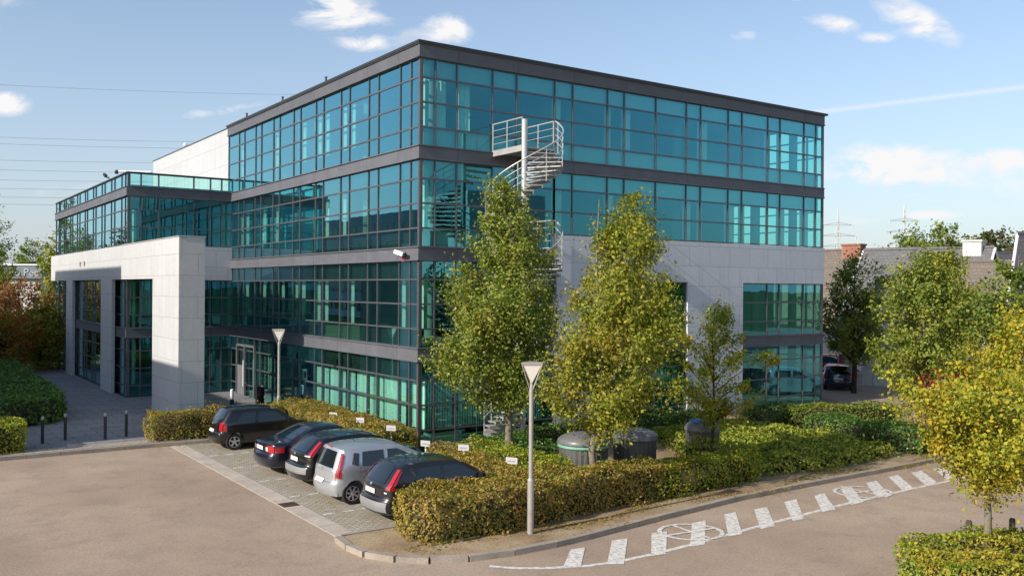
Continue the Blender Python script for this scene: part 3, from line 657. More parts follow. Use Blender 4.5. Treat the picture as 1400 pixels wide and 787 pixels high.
lamp((-3.34, -11.19, 0.1), 'tall street lamp with triangular head on the sandy verge by the front hedge', R(-30))
lamp((-2.45, 6.75, 0.1), 'street lamp behind the black hatchback beside the entrance hedge', R(-30))
for i, (x, y) in enumerate([(-10.61, 7.57), (-9.83, 7.97), (-8.62, 7.40), (-7.85, 7.68)]):
    t = empty('bollard', ('leftmost of four dark bollards, nearest the cut left hedge', 'second dark bollard from the left across the entrance paving', 'third dark bollard from the left across the entrance paving', 'rightmost of the four dark bollards, nearest the long brown hedge')[i], 'bollard', (x, y, 0.1), 0, 'bollards across the entrance')
    b = MB(); b.lathe([(0.052, 0), (0.052, 0.82)], (0, 0, 0), 14); b.build('post', M['dark_metal'], t, 40)
    b = MB(); b.lathe([(0.045, 0.82), (0.045, 0.85), (0.056, 0.85), (0.056, 0.92), (0.03, 0.945)], (0, 0, 0), 14); b.build('cap', M['lamp_steel'], t, 40)
t = empty('bollard_light', 'short white bollard light on the entrance paving behind the black hatchback', 'bollard light', (-1.7, 14.75, 0.1))
b = MB(); b.lathe([(0.09, 0), (0.09, 0.2), (0.07, 0.2), (0.07, 0.24)], (0, 0, 0), 14); b.build('base', M['dark_metal'], t, 40)
b = MB(); b.lathe([(0.08, 0.24), (0.08, 0.68), (0.04, 0.71)], (0, 0, 0), 14); b.build('lamp_shade', M['white'], t, 40)
t = empty('litter_bin', 'black cylindrical litter bin with rim beside the entrance door', 'litter bin', (-0.5, 14.4, 0.1))
b = MB(); b.lathe([(0.2, 0), (0.23, 0.75)], (0, 0, 0), 18); b.build('body', M['trim'], t, 40)
b = MB(); b.lathe([(0.245, 0.75), (0.245, 0.82), (0.18, 0.82), (0.16, 0.76)], (0, 0, 0), 18); b.build('rim', M['dark_metal'], t, 40)
t = empty('intercom_post', 'steel intercom post with white panel beside the white portal pillar', 'intercom', (-2.6, 16.6, 0.1))
b = MB(); b.box(-0.08, 0.08, -0.05, 0.05, 0, 0.75); b.build('post', M['steel'], t)
b = MB(); b.box(-0.11, 0.11, -0.07, 0.05, 0.75, 1.3); p_ = b.build('panel', M['white'], t)
b = MB(); b.box(-0.06, 0.06, -0.085, -0.07, 0.88, 1.18); b.build('screen', M['trim'], p_)
SG = [((-2.24, 2.02, 1.1), 'white parking sign above the hedge in front of the navy saloon, farthest from the corner', 0), ((-2.13, 0.1, 1.14), 'second white parking sign in the long brown hedge', 0), ((-2.07, -2.0, 1.14), 'white parking sign at the near end of the long brown hedge', 0),
      ((-2.3, -4.6, 1.05), 'white parking sign on a bare post at the building corner', 0), ((-1.95, -6.12, 1.12), 'white parking sign in the hedge beyond the grey hatchback bonnet', 0), ((-1.93, -8.43, 1.12), 'white parking sign nearest the lamp, standing in yellow-green hedge', 0)]
for (x, y, z), lab, _ in SG:
    t = empty('parking_sign', lab, 'parking sign', (x, y, 0.1), R(-55 + random.uniform(-8, 8)), 'parking signs in front of the bays')
    b = MB(); b.box(-0.018, 0.018, -0.012, 0.012, 0, z - 0.1); b.build('post', M['white'], t)
    b = MB(); b.box(-0.16, 0.16, -0.026, -0.013, z - 0.15, z + 0.02); b.box(-0.16, 0.16, -0.032, -0.026, z - 0.003, z + 0.02); pl_ = b.build('sign_plate', M['sign_white'], t)
    b = MB()
    for k in range(7): b.box(-0.11 + k * 0.032, -0.09 + k * 0.032, -0.029, -0.0265, z - 0.10, z - 0.055)
    b.build('sign_lettering', M['grey_mark'], pl_)
# short posts in the lower right hedge
for (x, y, lab) in ((2.5, -18.0, 'short dark wooden post rising from the lower right hedge'), (3.4, -18.4, 'short grey post at the right frame edge behind the lower right hedge')):
    b = MB(); b.box(-0.05, 0.05, -0.05, 0.05, 0, 1.0); b.obox((0, 0, 1.01), (0.04, 0, 0), (0, 0.04, 0), (0, 0, 0.012))
    o = b.build('wooden_post', simple('post_wood', (0.07, 0.05, 0.04), 0.9)); o.location = (x, y, 0.0); o.rotation_euler = (0, 0, 0.3); tag(o, lab, 'post')
# ------------------------------------------------------------------ bins
def wbin(loc, D, label, rim, lidpiece=False, h=1.12):
    t = empty('waste_container', label, 'waste container', loc, 0, 'round grey waste containers')
    b = MB(); n = 56; r = D / 2 * 0.93
    pr = []
    for j in range(n):
        th = 2 * math.pi * j / n; rr = r * (1.0 if j % 2 else 0.972)
        pr.append((rr * math.cos(th), rr * math.sin(th)))
    b.poly_prism(pr, 0, h); b.build('body', M['bin'], t)
    b = MB(); R0 = D / 2
    b.lathe([(R0 * 0.95, h), (R0, h + 0.02), (R0, h + 0.09), (R0 * 0.96, h + 0.14), (R0 * 0.86, h + 0.2), (R0 * 0.62, h + 0.27), (R0 * 0.3, h + 0.31), (0.02, h + 0.32)], (0, 0, 0), 40); l_ = b.build('lid', M['bin_lid'], t, 35)
    if rim:
        b = MB(); b.lathe([(R0 * 0.97, h - 0.07), (R0 * 0.99, h - 0.07), (R0 * 0.99, h - 0.005), (R0 * 0.97, h - 0.005)], (0, 0, 0), 40); b.build('bag_rim', M['green_rim'], t, 40)
    if lidpiece:
        b = MB(); b.lathe([(0.27, 0.0), (0.29, 0.03), (0.28, 0.07), (0.15, 0.11), (0.02, 0.115)], (-0.14, -0.02, h + 0.255), 24); b.build('hatch', M['blue'], l_, 40)
wbin((1.0, -7.75, 0.12), 1.48, 'round dark grey waste container with green rim behind the second tree', True)
wbin((2.85, -7.85, 0.1), 1.34, 'round dark grey waste container with plain rim between two shrubs', False)
wbin((5.72, -7.8, 0.1), 1.12, 'round grey waste container with bright blue hatch behind the young tree', False, True)
# ------------------------------------------------------------------ cars
def catmull(pts, k=5):
    out = []
    P_ = [pts[0]] + list(pts) + [pts[-1]]
    for i in range(1, len(P_) - 2):
        p0, p1, p2, p3 = (Vector(q) for q in P_[i - 1:i + 3])
        for j in range(k):
            t = j / k
            out.append(0.5 * ((2 * p1) + (p2 - p0) * t + (2 * p0 - 5 * p1 + 4 * p2 - p3) * t * t + (3 * p1 - p0 - 3 * p2 + p3) * t ** 3))
    out.append(Vector(pts[-1])); return out
def car(name, label, S, loc, rz=0.0, group=None, cat='car'):
    Lc, W, belt = S['L'], S['W'], S['belt']; rw = S['rw']; H = max(z for _, z in S['top'])
    t = empty(name, label, cat, loc, rz, group)
    t.scale = (0.96, 0.96, 0.96)
    tum = S.get('tum', 0.36)
    def Wf(x, z):
        w = W / 2
        w *= 1 - 0.10 * max(0, 1 - x / 0.8) ** 2 - 0.16 * max(0, 1 - (Lc - x) / 1.1) ** 2
        if z > belt: w -= (z - belt) * tum
        elif z < 0.55: w -= (0.55 - z) * 0.10
        else: w -= 0.02 * ((z - 0.55) / (belt - 0.55)) ** 2
        return w
    def Mp(x, z, v, off=0.0):
        a = abs(v)
        X = x + 0.16 * a ** 3 * max(0, 1 - x / 1.0) - 0.32 * a ** 3 * max(0, 1 - (Lc - x) / 1.3)
        return (X, v * Wf(x, z) + math.copysign(off, v), z - 0.045 * a * a * max(0, (z - 0.5) / (H - 0.5)))
    top = catmull(S['top'], 6)
    fx, rx = S['wheels'][1], S['wheels'][0]; ra = rw + 0.045
    bot = []
    zb = S['top'][0][1]
    for cx in (fx, rx):
        a0 = math.asin(max(-1, (zb - rw) / ra))
        bot += [Vector((cx + ra * math.cos(a), rw + ra * math.sin(a))) for a in np.linspace(a0, math.pi - a0, 14)]
    out = top + bot; n = len(out)
    ins = []
    area = sum(out[i].x * out[(i + 1) % n].y - out[(i + 1) % n].x * out[i].y for i in range(n))
    sg = 1 if area > 0 else -1
    for i in range(n):
        tg = (out[(i + 1) % n] - out[i - 1]); tg = tg.normalized() if tg.length > 1e-6 else Vector((1, 0))
        k = 0.045 if i < len(top) else 0.012
        ins.append(out[i] + Vector((-tg.y, tg.x)) * k * sg)
    bm = bmesh.new()
    levels = [(-1, ins), (-0.955, out), (-0.7, out), (-0.35, out), (0, out), (0.35, out), (0.7, out), (0.955, out), (1, ins)]
    rows = [[bm.verts.new((p.x, v, p.y)) for p in o_] for v, o_ in levels]
    for a_, b_ in zip(rows[:-1], rows[1:]):
        for i in range(n):
            bm.faces.new((a_[i], a_[(i + 1) % n], b_[(i + 1) % n], b_[i]))
    c0 = bm.faces.new(rows[0]); c1 = bm.faces.new(rows[-1][::-1])
    cap = [c0, c1]
    for z in (0.35, 0.5, 0.65, belt - 0.12, belt, belt + 0.15, belt + 0.3):
        geo = [f for f in bm.faces if all(abs(abs(v.co.y) - 1) < 1e-6 for v in f.verts)]
        geo = geo + list({e for f in geo for e in f.edges}) + list({v for f in geo for v in f.verts})
        bmesh.ops.bisect_plane(bm, geom=geo, plane_co=(0, 0, z), plane_no=(0, 0, 1), dist=1e-5)
    for x in np.arange(0.25, Lc, 0.3):
        geo = [f for f in bm.faces if all(abs(abs(v.co.y) - 1) < 1e-6 for v in f.verts)]
        geo = geo + list({e for f in geo for e in f.edges}) + list({v for f in geo for v in f.verts})
        bmesh.ops.bisect_plane(bm, geom=geo, plane_co=(float(x), 0, 0), plane_no=(1, 0, 0), dist=1e-5)
    for v in bm.verts: v.co = Vector(Mp(v.co.x, v.co.z, v.co.y))
    bmesh.ops.recalc_face_normals(bm, faces=bm.faces)
    me = bpy.data.meshes.new('body'); bm.to_mesh(me); bm.free(); me.materials.append(M[S['paint']])
    me.polygons.foreach_set('use_smooth', [True] * len(me.polygons)); me.set_sharp_from_angle(angle=R(38)); me.update()
    body = link('body', me, t)
    def side_patch(mb, poly, off, sides=(1, -1), mi=0):
        for s in sides:
            bm2 = bmesh.new(); f = bm2.faces.new([bm2.verts.new((x, 0, z)) for x, z in poly])
            xs = [p[0] for p in poly]; zs = [p[1] for p in poly]
            for x in np.arange(min(xs) + 0.15, max(xs), 0.2): bmesh.ops.bisect_plane(bm2, geom=bm2.faces[:] + bm2.edges[:] + bm2.verts[:], plane_co=(float(x), 0, 0), plane_no=(1, 0, 0))
            for z in (0.55, belt, belt + 0.2):
                if min(zs) < z < max(zs): bmesh.ops.bisect_plane(bm2, geom=bm2.faces[:] + bm2.edges[:] + bm2.verts[:], plane_co=(0, 0, z), plane_no=(0, 0, 1))
            bm2.verts.index_update()
            mb.add([Mp(v.co.x, v.co.z, s, off) for v in bm2.verts], [[v.index for v in f.verts] for f in bm2.faces], mi); bm2.free()
    # arclength along top
    def top_patch(mb, i0, i1, v0, v1, off, mi=0, nv=8, taper=0.0):
        a, c = i0 * 6, i1 * 6; fr0, fr1 = a, c
        ids = np.linspace(fr0, fr1, max(3, int(abs(c - a)) + 1))
        vs = []
        for ii in ids:
            i = min(int(ii), len(top) - 2); q = top[i].lerp(top[i + 1], ii - i)
            tg = (top[min(i + 2, len(top) - 1)] - top[max(i - 1, 0)]).normalized(); q2 = q + Vector((-tg.y, tg.x)) * off
            tt = (ii - fr0) / max(1e-6, fr1 - fr0)
            for k in range(nv + 1):
                v = v0 + (v1 - v0) * k / nv; vv = v * (1 - taper * tt)
                m0 = Mp(q.x, q.y, vv); vs.append((m0[0] + q2.x - q.x, m0[1], m0[2] + q2.y - q.y))
        m = len(ids)
        mb.add(vs, [(r * (nv + 1) + k, r * (nv + 1) + k + 1, (r + 1) * (nv + 1) + k + 1, (r + 1) * (nv + 1) + k) for r in range(m - 1) for k in range(nv)], mi)
    for poly in S['windows']:
        
        for s in (1, -1):
            mb = MB(); side_patch(mb, poly, 0.008, (s,)); mb.build('side_window', M['car_glass'], t, 30)
    for key, nm in (('rear_glass', 'rear_window'), ('wind', 'windscreen')):
        i0, i1, vv, tp = S[key]; mb = MB(); top_patch(mb, i0, i1, -vv, vv, 0.012, taper=tp); mb.build(nm, M['car_glass'], t, 30)
    for s in (1, -1):
        mb = MB()
        i0, i1 = S['tail_top'][:2]; wa, wb = S['tail_w']; ks = list(range(int(i0 * 6), int(i1 * 6) + 1)); m_ = max(1, len(ks) - 1)
        pa = [(top[k].x + 0.004, top[k].y) for k in ks]; pb = [(top[k].x + wa + (wb - wa) * q_ / m_, top[k].y) for q_, k in enumerate(ks)]
        for q_ in range(m_): side_patch(mb, [pa[q_], pb[q_], pb[q_ + 1], pa[q_ + 1]], 0.014, (s,))
        i0, i1, va, vb = S['tail_top']; top_patch(mb, i0, i1, s * va, s * vb, 0.016, nv=4)
        tl = mb.build('tail_light', M['taillight'], t, 40)
        if S.get('tail_clear'):
            i0, i1, va, vb = S['tail_clear']; mb = MB(); top_patch(mb, i0, i1, s * va, s * vb, 0.02, nv=3); mb.build('reversing_lamp', M['clear_light'], tl, 40)
    if S.get('bumper'):
        i0, i1 = S['bumper']; mb = MB(); top_patch(mb, i0, i1, -0.97, 0.97, 0.012, nv=12); mb.build('rear_bumper', M[S.get('bump_mat', 'grey_trim')], t, 40)
    mb = MB()
    for poly in S.get('seams', []):
        side_patch(mb, poly, 0.004)
    ta, tb = S['tail_top'][:2]
    for s in (1, -1): top_patch(mb, 2.3, tb, s * S['tail_top'][2] - 0.012 - s * 0.02, s * S['tail_top'][2] + 0.0 - s * 0.02, 0.006, nv=1)
    top_patch(mb, 2.3, 2.42, -S['tail_top'][2], S['tail_top'][2], 0.006, nv=6)
    for (xa, za) in S.get('handles', []):
        for s in (1, -1):
            q = Mp(xa, za, s); mb.box(q[0] - 0.09, q[0] + 0.09, q[1] - 0.022, q[1] + 0.022, za - 0.016, za + 0.016, 1)
    mb.build('door_seams', [M['trim'], M[S.get('handle_mat', S['paint'])]], t)
    for s in (1, -1):
        q = Mp(S['mirror'][0], S['mirror'][1], s); mb = MB()
        mb.obox((q[0], q[1] + s * 0.12, q[2] + 0.02), (0.05, -s * 0.01, 0), (0, 0.10, 0), (0.0, 0, 0.065)); mb.build('door_mirror', M[S['paint']], t)
    # plate
    i0 = S['plate']; i = int(i0 * 6); q = top[i]; tg = (top[i + 1] - top[i - 1]).normalized(); nn = Vector((-tg.y, tg.x))
    mb = MB(); c = Vector((q.x + nn.x * 0.02, 0, q.y + nn.y * 0.02)); tv = Vector((tg.x, 0, tg.y)); nv_ = Vector((nn.x, 0, nn.y))
    mb.obox(c, (0, 0.25, 0), tv * 0.055, nv_ * 0.006); plate = mb.build('licence_plate', M['white'], t)
    mb = MB()
    for k in range(6): mb.obox(c + nv_ * 0.008 + Vector((0, -0.17 + k * 0.068, 0)), (0, 0.014, 0), tv * 0.024, nv_ * 0.001)
    mb.build('plate_lettering', M['red_mark'], plate)
    if S.get('badge'):
        i = int(S['badge'] * 6); q = top[i]; mb = MB(); tg = (top[i + 1] - top[i - 1]).normalized(); nn = Vector((-tg.y, tg.x))
        mb.obox((q.x + nn.x * 0.014, 0, q.y + nn.y * 0.014), (0, 0.055, 0), Vector((tg.x, 0, tg.y)) * 0.03, Vector((nn.x, 0, nn.y)) * 0.004); mb.build('badge', M['rim'], t)
    if S.get('brake_lamp'):
        i0, i1 = S['brake_lamp']; mb = MB(); top_patch(mb, i0, i1, -0.2, 0.2, 0.02, nv=4); mb.build('brake_lamp', M['taillight'], t)
    mb = MB(); xx = S['L'] * 0.30; zz = H - 0.02
    mb.tube([(xx * 0.9, 0, zz), (xx * 0.9 - 0.12, 0, zz + 0.2)], 0.008, 5); mb.build('aerial', M['trim'], t)
    # wheels
    for cx in (rx, fx):
        for s in (1, -1):
            yc = s * (W / 2 - 0.13)
            w_ = bpy.data.objects.new('wheel', None)
            mb = MB(); pr = [(rw * 0.62, -0.095), (rw * 0.93, -0.1), (rw, -0.07), (rw, 0.07), (rw * 0.93, 0.1), (rw * 0.66, 0.095), (rw * 0.64, 0.03)]
            pr = [(0.02, -0.02), (rw * 0.62, -0.02)] + pr
            if s < 0: pr = [(r_, -h_) for r_, h_ in pr]
            mb.lathe(pr, (0, 0, 0), 28, axis='y', caps=False); wo = mb.build('wheel', M['tyre'], t, 35); wo.location = (cx, yc, rw)
            mb = MB(); k5 = S.get('spokes', 5)
            mb.lathe([(rw * 0.66, s * 0.085), (rw * 0.66, s * 0.1), (rw * 0.60, s * 0.1), (rw * 0.58, s * 0.0)], (0, 0, 0), 28, axis='y', caps=False)
            mb.lathe([(rw * 0.16, s * 0.05), (rw * 0.16, s * 0.1), (rw * 0.1, s * 0.105)], (0, 0, 0), 14, axis='y')
            for k in range(k5):
                a = 2 * math.pi * k / k5 + 0.3; ca, sa = math.cos(a), math.sin(a)
                mb.obox((ca * rw * 0.37, s * 0.082, sa * rw * 0.37), Vector((ca, 0, sa)) * rw * 0.25, Vector((-sa, 0, ca)) * rw * S.get('spoke_w', 0.10), (0, 0.018, 0))
            mb.build('wheel_rim', M['rim'], wo, 35)
    # headlights
    for s in (1, -1):
        mb = MB(); k = S.get('head', (Lc - 0.35, 0.68)); side_patch(mb, [(k[0], k[1] - 0.08), (k[0] + 0.24, k[1] - 0.06), (k[0] + 0.2, k[1] + 0.05), (k[0] - 0.02, k[1] + 0.08)], 0.01, (s,)); mb.build('headlight', M['clear_light'], t, 30)
    return t
def rect(x0, x1, z0, z1): return [(x0, z0), (x1, z0), (x1, z1), (x0, z1)]
# 0..n are profile indices used by the patches
POLO = dict(L=3.9, W=1.66, belt=0.93, rw=0.295, wheels=(0.66, 3.12), paint='p_black', tum=0.34,
    top=[(0.06, 0.24), (0.0, 0.42), (0.01, 0.60), (0.09, 0.66), (0.12, 0.86), (0.17, 0.98), (0.46, 1.37), (0.62, 1.425), (1.2, 1.46), (1.8, 1.45), (2.2, 1.38), (2.95, 0.97), (3.4, 0.90), (3.72, 0.78), (3.86, 0.60), (3.88, 0.42), (3.82, 0.22)],
    rear_glass=(5.15, 6.05, 0.80, 0.06), wind=(10.15, 10.92, 0.88, -0.02), windows=[[(0.66, 0.98), (1.38, 0.96), (1.46, 1.33), (0.95, 1.33)], [(1.50, 0.96), (2.68, 0.965), (2.25, 1.25), (2.05, 1.335), (1.56, 1.34)]],
    tail_w=(0.18, 0.10), tail_top=(3.3, 5.05, 0.80, 1.0), plate=3.05, badge=4.5, brake_lamp=(6.4, 6.8),
    seams=[rect(1.44, 1.452, 0.42, 0.95), rect(2.72, 2.732, 0.42, 0.95), rect(0.5, 3.3, 0.55, 0.575)], handles=[(1.62, 0.83)], mirror=(2.62, 0.98), handle_mat='p_black')
SEDAN = dict(L=4.35, W=1.74, belt=0.92, rw=0.31, wheels=(0.86, 3.42), paint='p_navy', tum=0.42,
    top=[(0.08, 0.26), (0.0, 0.42), (0.02, 0.62), (0.08, 0.72), (0.09, 0.92), (0.16, 1.0), (0.55, 1.02), (0.75, 1.04), (1.45, 1.36), (1.75, 1.415), (2.2, 1.42), (2.55, 1.35), (3.2, 0.96), (3.8, 0.86), (4.2, 0.72), (4.33, 0.5), (4.26, 0.22)],
    rear_glass=(7.12, 8.0, 0.86, 0.03), wind=(11.1, 11.95, 0.9, 0.0), windows=[[(1.35, 0.97), (2.0, 0.965), (2.02, 1.31), (1.68, 1.29)], [(2.08, 0.965), (2.95, 0.965), (2.5, 1.24), (2.2, 1.31), (2.1, 1.315)]],
    tail_w=(0.34, 0.36), tail_top=(3.0, 4.1, 0.62, 1.0), tail_clear=(3.2, 3.75, 0.55, 0.68), plate=3.55,
    seams=[rect(2.03, 2.042, 0.42, 0.95), rect(3.05, 3.062, 0.42, 0.95), rect(1.18, 1.19, 0.6, 0.95)], handles=[(2.2, 0.83)], mirror=(2.85, 0.98))
FOCUS = dict(L=4.3, W=1.76, belt=0.95, rw=0.31, wheels=(0.80, 3.42), paint='p_black', tum=0.38,
    top=[(0.06, 0.24), (0.0, 0.42), (0.02, 0.60), (0.10, 0.68), (0.13, 0.90), (0.18, 1.0), (0.62, 1.36), (0.80, 1.41), (1.4, 1.47), (2.0, 1.46), (2.5, 1.37), (3.2, 0.99), (3.75, 0.90), (4.1, 0.76), (4.25, 0.58), (4.27, 0.4), (4.2, 0.22)],
    rear_glass=(5.05, 6.1, 0.66, 0.0), wind=(10.15, 10.92, 0.88, -0.02), windows=[[(0.98, 1.06), (1.35, 1.0), (1.4, 1.35), (1.2, 1.33)], [(1.42, 0.99), (2.05, 0.975), (2.08, 1.36), (1.47, 1.36)], [(2.13, 0.975), (2.98, 0.975), (2.5, 1.27), (2.2, 1.355)]],
    tail_w=(0.08, 0.05), tail_top=(4.6, 5.9, 0.86, 1.0), tail_clear=(4.35, 4.7, 0.74, 1.0), plate=3.5, badge=4.6, bumper=(1.0, 2.0), bump_mat='grey_trim',
    seams=[rect(2.09, 2.102, 0.42, 0.97), rect(3.0, 3.012, 0.42, 0.97), rect(1.25, 1.262, 0.6, 0.97)], handles=[(2.2, 0.84), (1.35, 0.86)], mirror=(2.9, 1.0))
COLT = dict(L=3.9, W=1.68, belt=0.98, rw=0.30, wheels=(0.62, 3.10), paint='p_silver', tum=0.30,
    top=[(0.06, 0.24), (0.0, 0.40), (0.01, 0.58), (0.05, 0.66), (0.07, 0.88), (0.11, 0.98), (0.30, 1.42), (0.42, 1.49), (1.0, 1.545), (1.7, 1.54), (2.2, 1.45), (3.05, 1.02), (3.5, 0.90), (3.74, 0.76), (3.86, 0.58), (3.88, 0.4), (3.82, 0.22)],
    rear_glass=(5.0, 5.95, 0.70, 0.03), wind=(10.1, 10.92, 0.88, -0.02), windows=[[(0.52, 1.10), (0.74, 1.04), (0.80, 1.38), (0.62, 1.40)], [(0.86, 1.03), (1.56, 1.02), (1.56, 1.42), (0.92, 1.41)], [(1.66, 1.02), (2.62, 1.015), (2.30, 1.25), (1.98, 1.415), (1.68, 1.42)]],
    tail_w=(0.12, 0.05), tail_top=(3.4, 5.95, 0.91, 1.0), plate=2.35, badge=4.6, brake_lamp=(6.2, 6.55),
    seams=[rect(1.59, 1.602, 0.4, 1.0), rect(2.66, 2.672, 0.4, 1.0), rect(0.80, 0.812, 0.85, 1.03)], handles=[(0.95, 0.90), (1.75, 0.88)], mirror=(2.5, 1.04), spokes=7, spoke_w=0.085)
FOCUS2 = dict(FOCUS, paint='p_grey', L=4.05, W=1.70, wheels=(0.66, 3.2), tail_w=(0.14, 0.05), tail_top=(3.9, 5.9, 0.86, 1.0), tail_clear=(3.5, 3.65, 0.8, 0.9),
    top=[(0.06, 0.24), (0.0, 0.40), (0.02, 0.56), (0.08, 0.66), (0.10, 0.88), (0.16, 0.98), (0.52, 1.36), (0.68, 1.41), (1.2, 1.47), (1.85, 1.46), (2.35, 1.37), (3.05, 0.99), (3.55, 0.90), (3.88, 0.76), (4.0, 0.58), (4.02, 0.4), (3.95, 0.22)],
    windows=[[(0.82, 1.02), (1.62, 0.98), (1.66, 1.35), (1.1, 1.34)], [(1.72, 0.975), (2.85, 0.975), (2.36, 1.27), (2.1, 1.35), (1.75, 1.36)]], seams=[rect(1.67, 1.682, 0.42, 0.97), rect(2.9, 2.912, 0.42, 0.97)], handles=[(1.85, 0.86)], mirror=(2.78, 1.0), bumper=(0.5, 1.9))
car('hatchback_car', 'glossy black three-door hatchback parked nearest the entrance hedge', POLO, (-5.92, 4.05, 0.006), R(-1.5), 'cars parked in the paved bays')
car('saloon_car', 'dark navy saloon with red wraparound tail lights and sloping boot', SEDAN, (-5.98, -0.95, 0.006), R(1), 'cars parked in the paved bays')
car('hatchback_car', 'black hatchback with slanted red lights between the navy saloon and silver car', FOCUS, (-5.78, -3.1, 0.006), R(0.5), 'cars parked in the paved bays')
car('minivan_car', 'silver five-door car with tall red tail lights', COLT, (-5.90, -5.36, 0.006), R(0), 'cars parked in the paved bays')
car('hatchback_car', 'anthracite hatchback with grey bumper nearest the street hedge', FOCUS2, (-5.70, -7.80, 0.006), R(-0.5), 'cars parked in the paved bays')
x, y = P(1147, 51); car('hatchback_car', 'dark blue hatchback on the shaded lot right of the building', dict(POLO, paint='p_blue'), (x, y, 0.0), R(38), 'cars on the rear lot')
x, y = P(1134, 59); car('hatchback_car', 'dark red hatchback half hidden by the right building corner', dict(COLT, paint='p_red'), (x, y, 0.0), R(20), 'cars on the rear lot')
x, y = P(1283, 41); car('hatchback_car', 'silver hatchback glimpsed behind the crimson shrub', dict(COLT, paint='p_silver'), (x, y, 0.0), R(40), 'cars on the rear lot')
x, y = P(1325, 39); car('hatchback_car', 'black hatchback glimpsed beside the crimson shrub', dict(POLO, paint='p_black'), (x, y, 0.0), R(40), 'cars on the rear lot')
# ------------------------------------------------------------------ foliage
def leaf_mesh(name, Pn, Nn, size, mats, core=None, aspect=0.62, parent=None):
    n = len(Pn)
    Nn = Nn / np.maximum(1e-6, np.linalg.norm(Nn, axis=1, keepdims=True))
    t = RNG.normal(size=(n, 3)); t -= Nn * (t * Nn).sum(1, keepdims=True); t /= np.maximum(1e-6, np.linalg.norm(t, axis=1, keepdims=True))
    bt = np.cross(Nn, t)
    s = (size * RNG.uniform(0.5, 1.55, n))[:, None]
    fold = Nn * s * 0.18
    V = np.stack([Pn - t * s * 0.5, Pn + bt * s * 0.5 * aspect + fold, Pn + t * s * 0.5, Pn - bt * s * 0.5 * aspect + fold], 1).reshape(-1, 3)
    cv = np.zeros((0, 3)); cf = []
    if core is not None: cv = np.array(core.v, float).reshape(-1, 3); cf = core.f
    nv = len(V) + len(cv)
    loops = list(range(4 * n)); tot = [4] * n
    for f in cf: loops += [4 * n + i for i in f]; tot.append(len(f))
    me = bpy.data.meshes.new(name)
    me.vertices.add(nv); me.vertices.foreach_set('co', np.concatenate([V, cv]).ravel())
    me.loops.add(len(loops)); me.loops.foreach_set('vertex_index', np.array(loops, dtype=np.int32))
    st = np.concatenate([[0], np.cumsum(tot)[:-1]]).astype(np.int32)
    me.polygons.add(len(tot)); me.polygons.foreach_set('loop_start', st)
    me.materials.append(mats[0])
    if core is not None:
        me.materials.append(mats[1]); me.polygons.foreach_set('material_index', np.array([0] * n + [1] * len(cf), dtype=np.int32))
    me.update(calc_edges=True); me.validate()
    return link(name, me, parent)
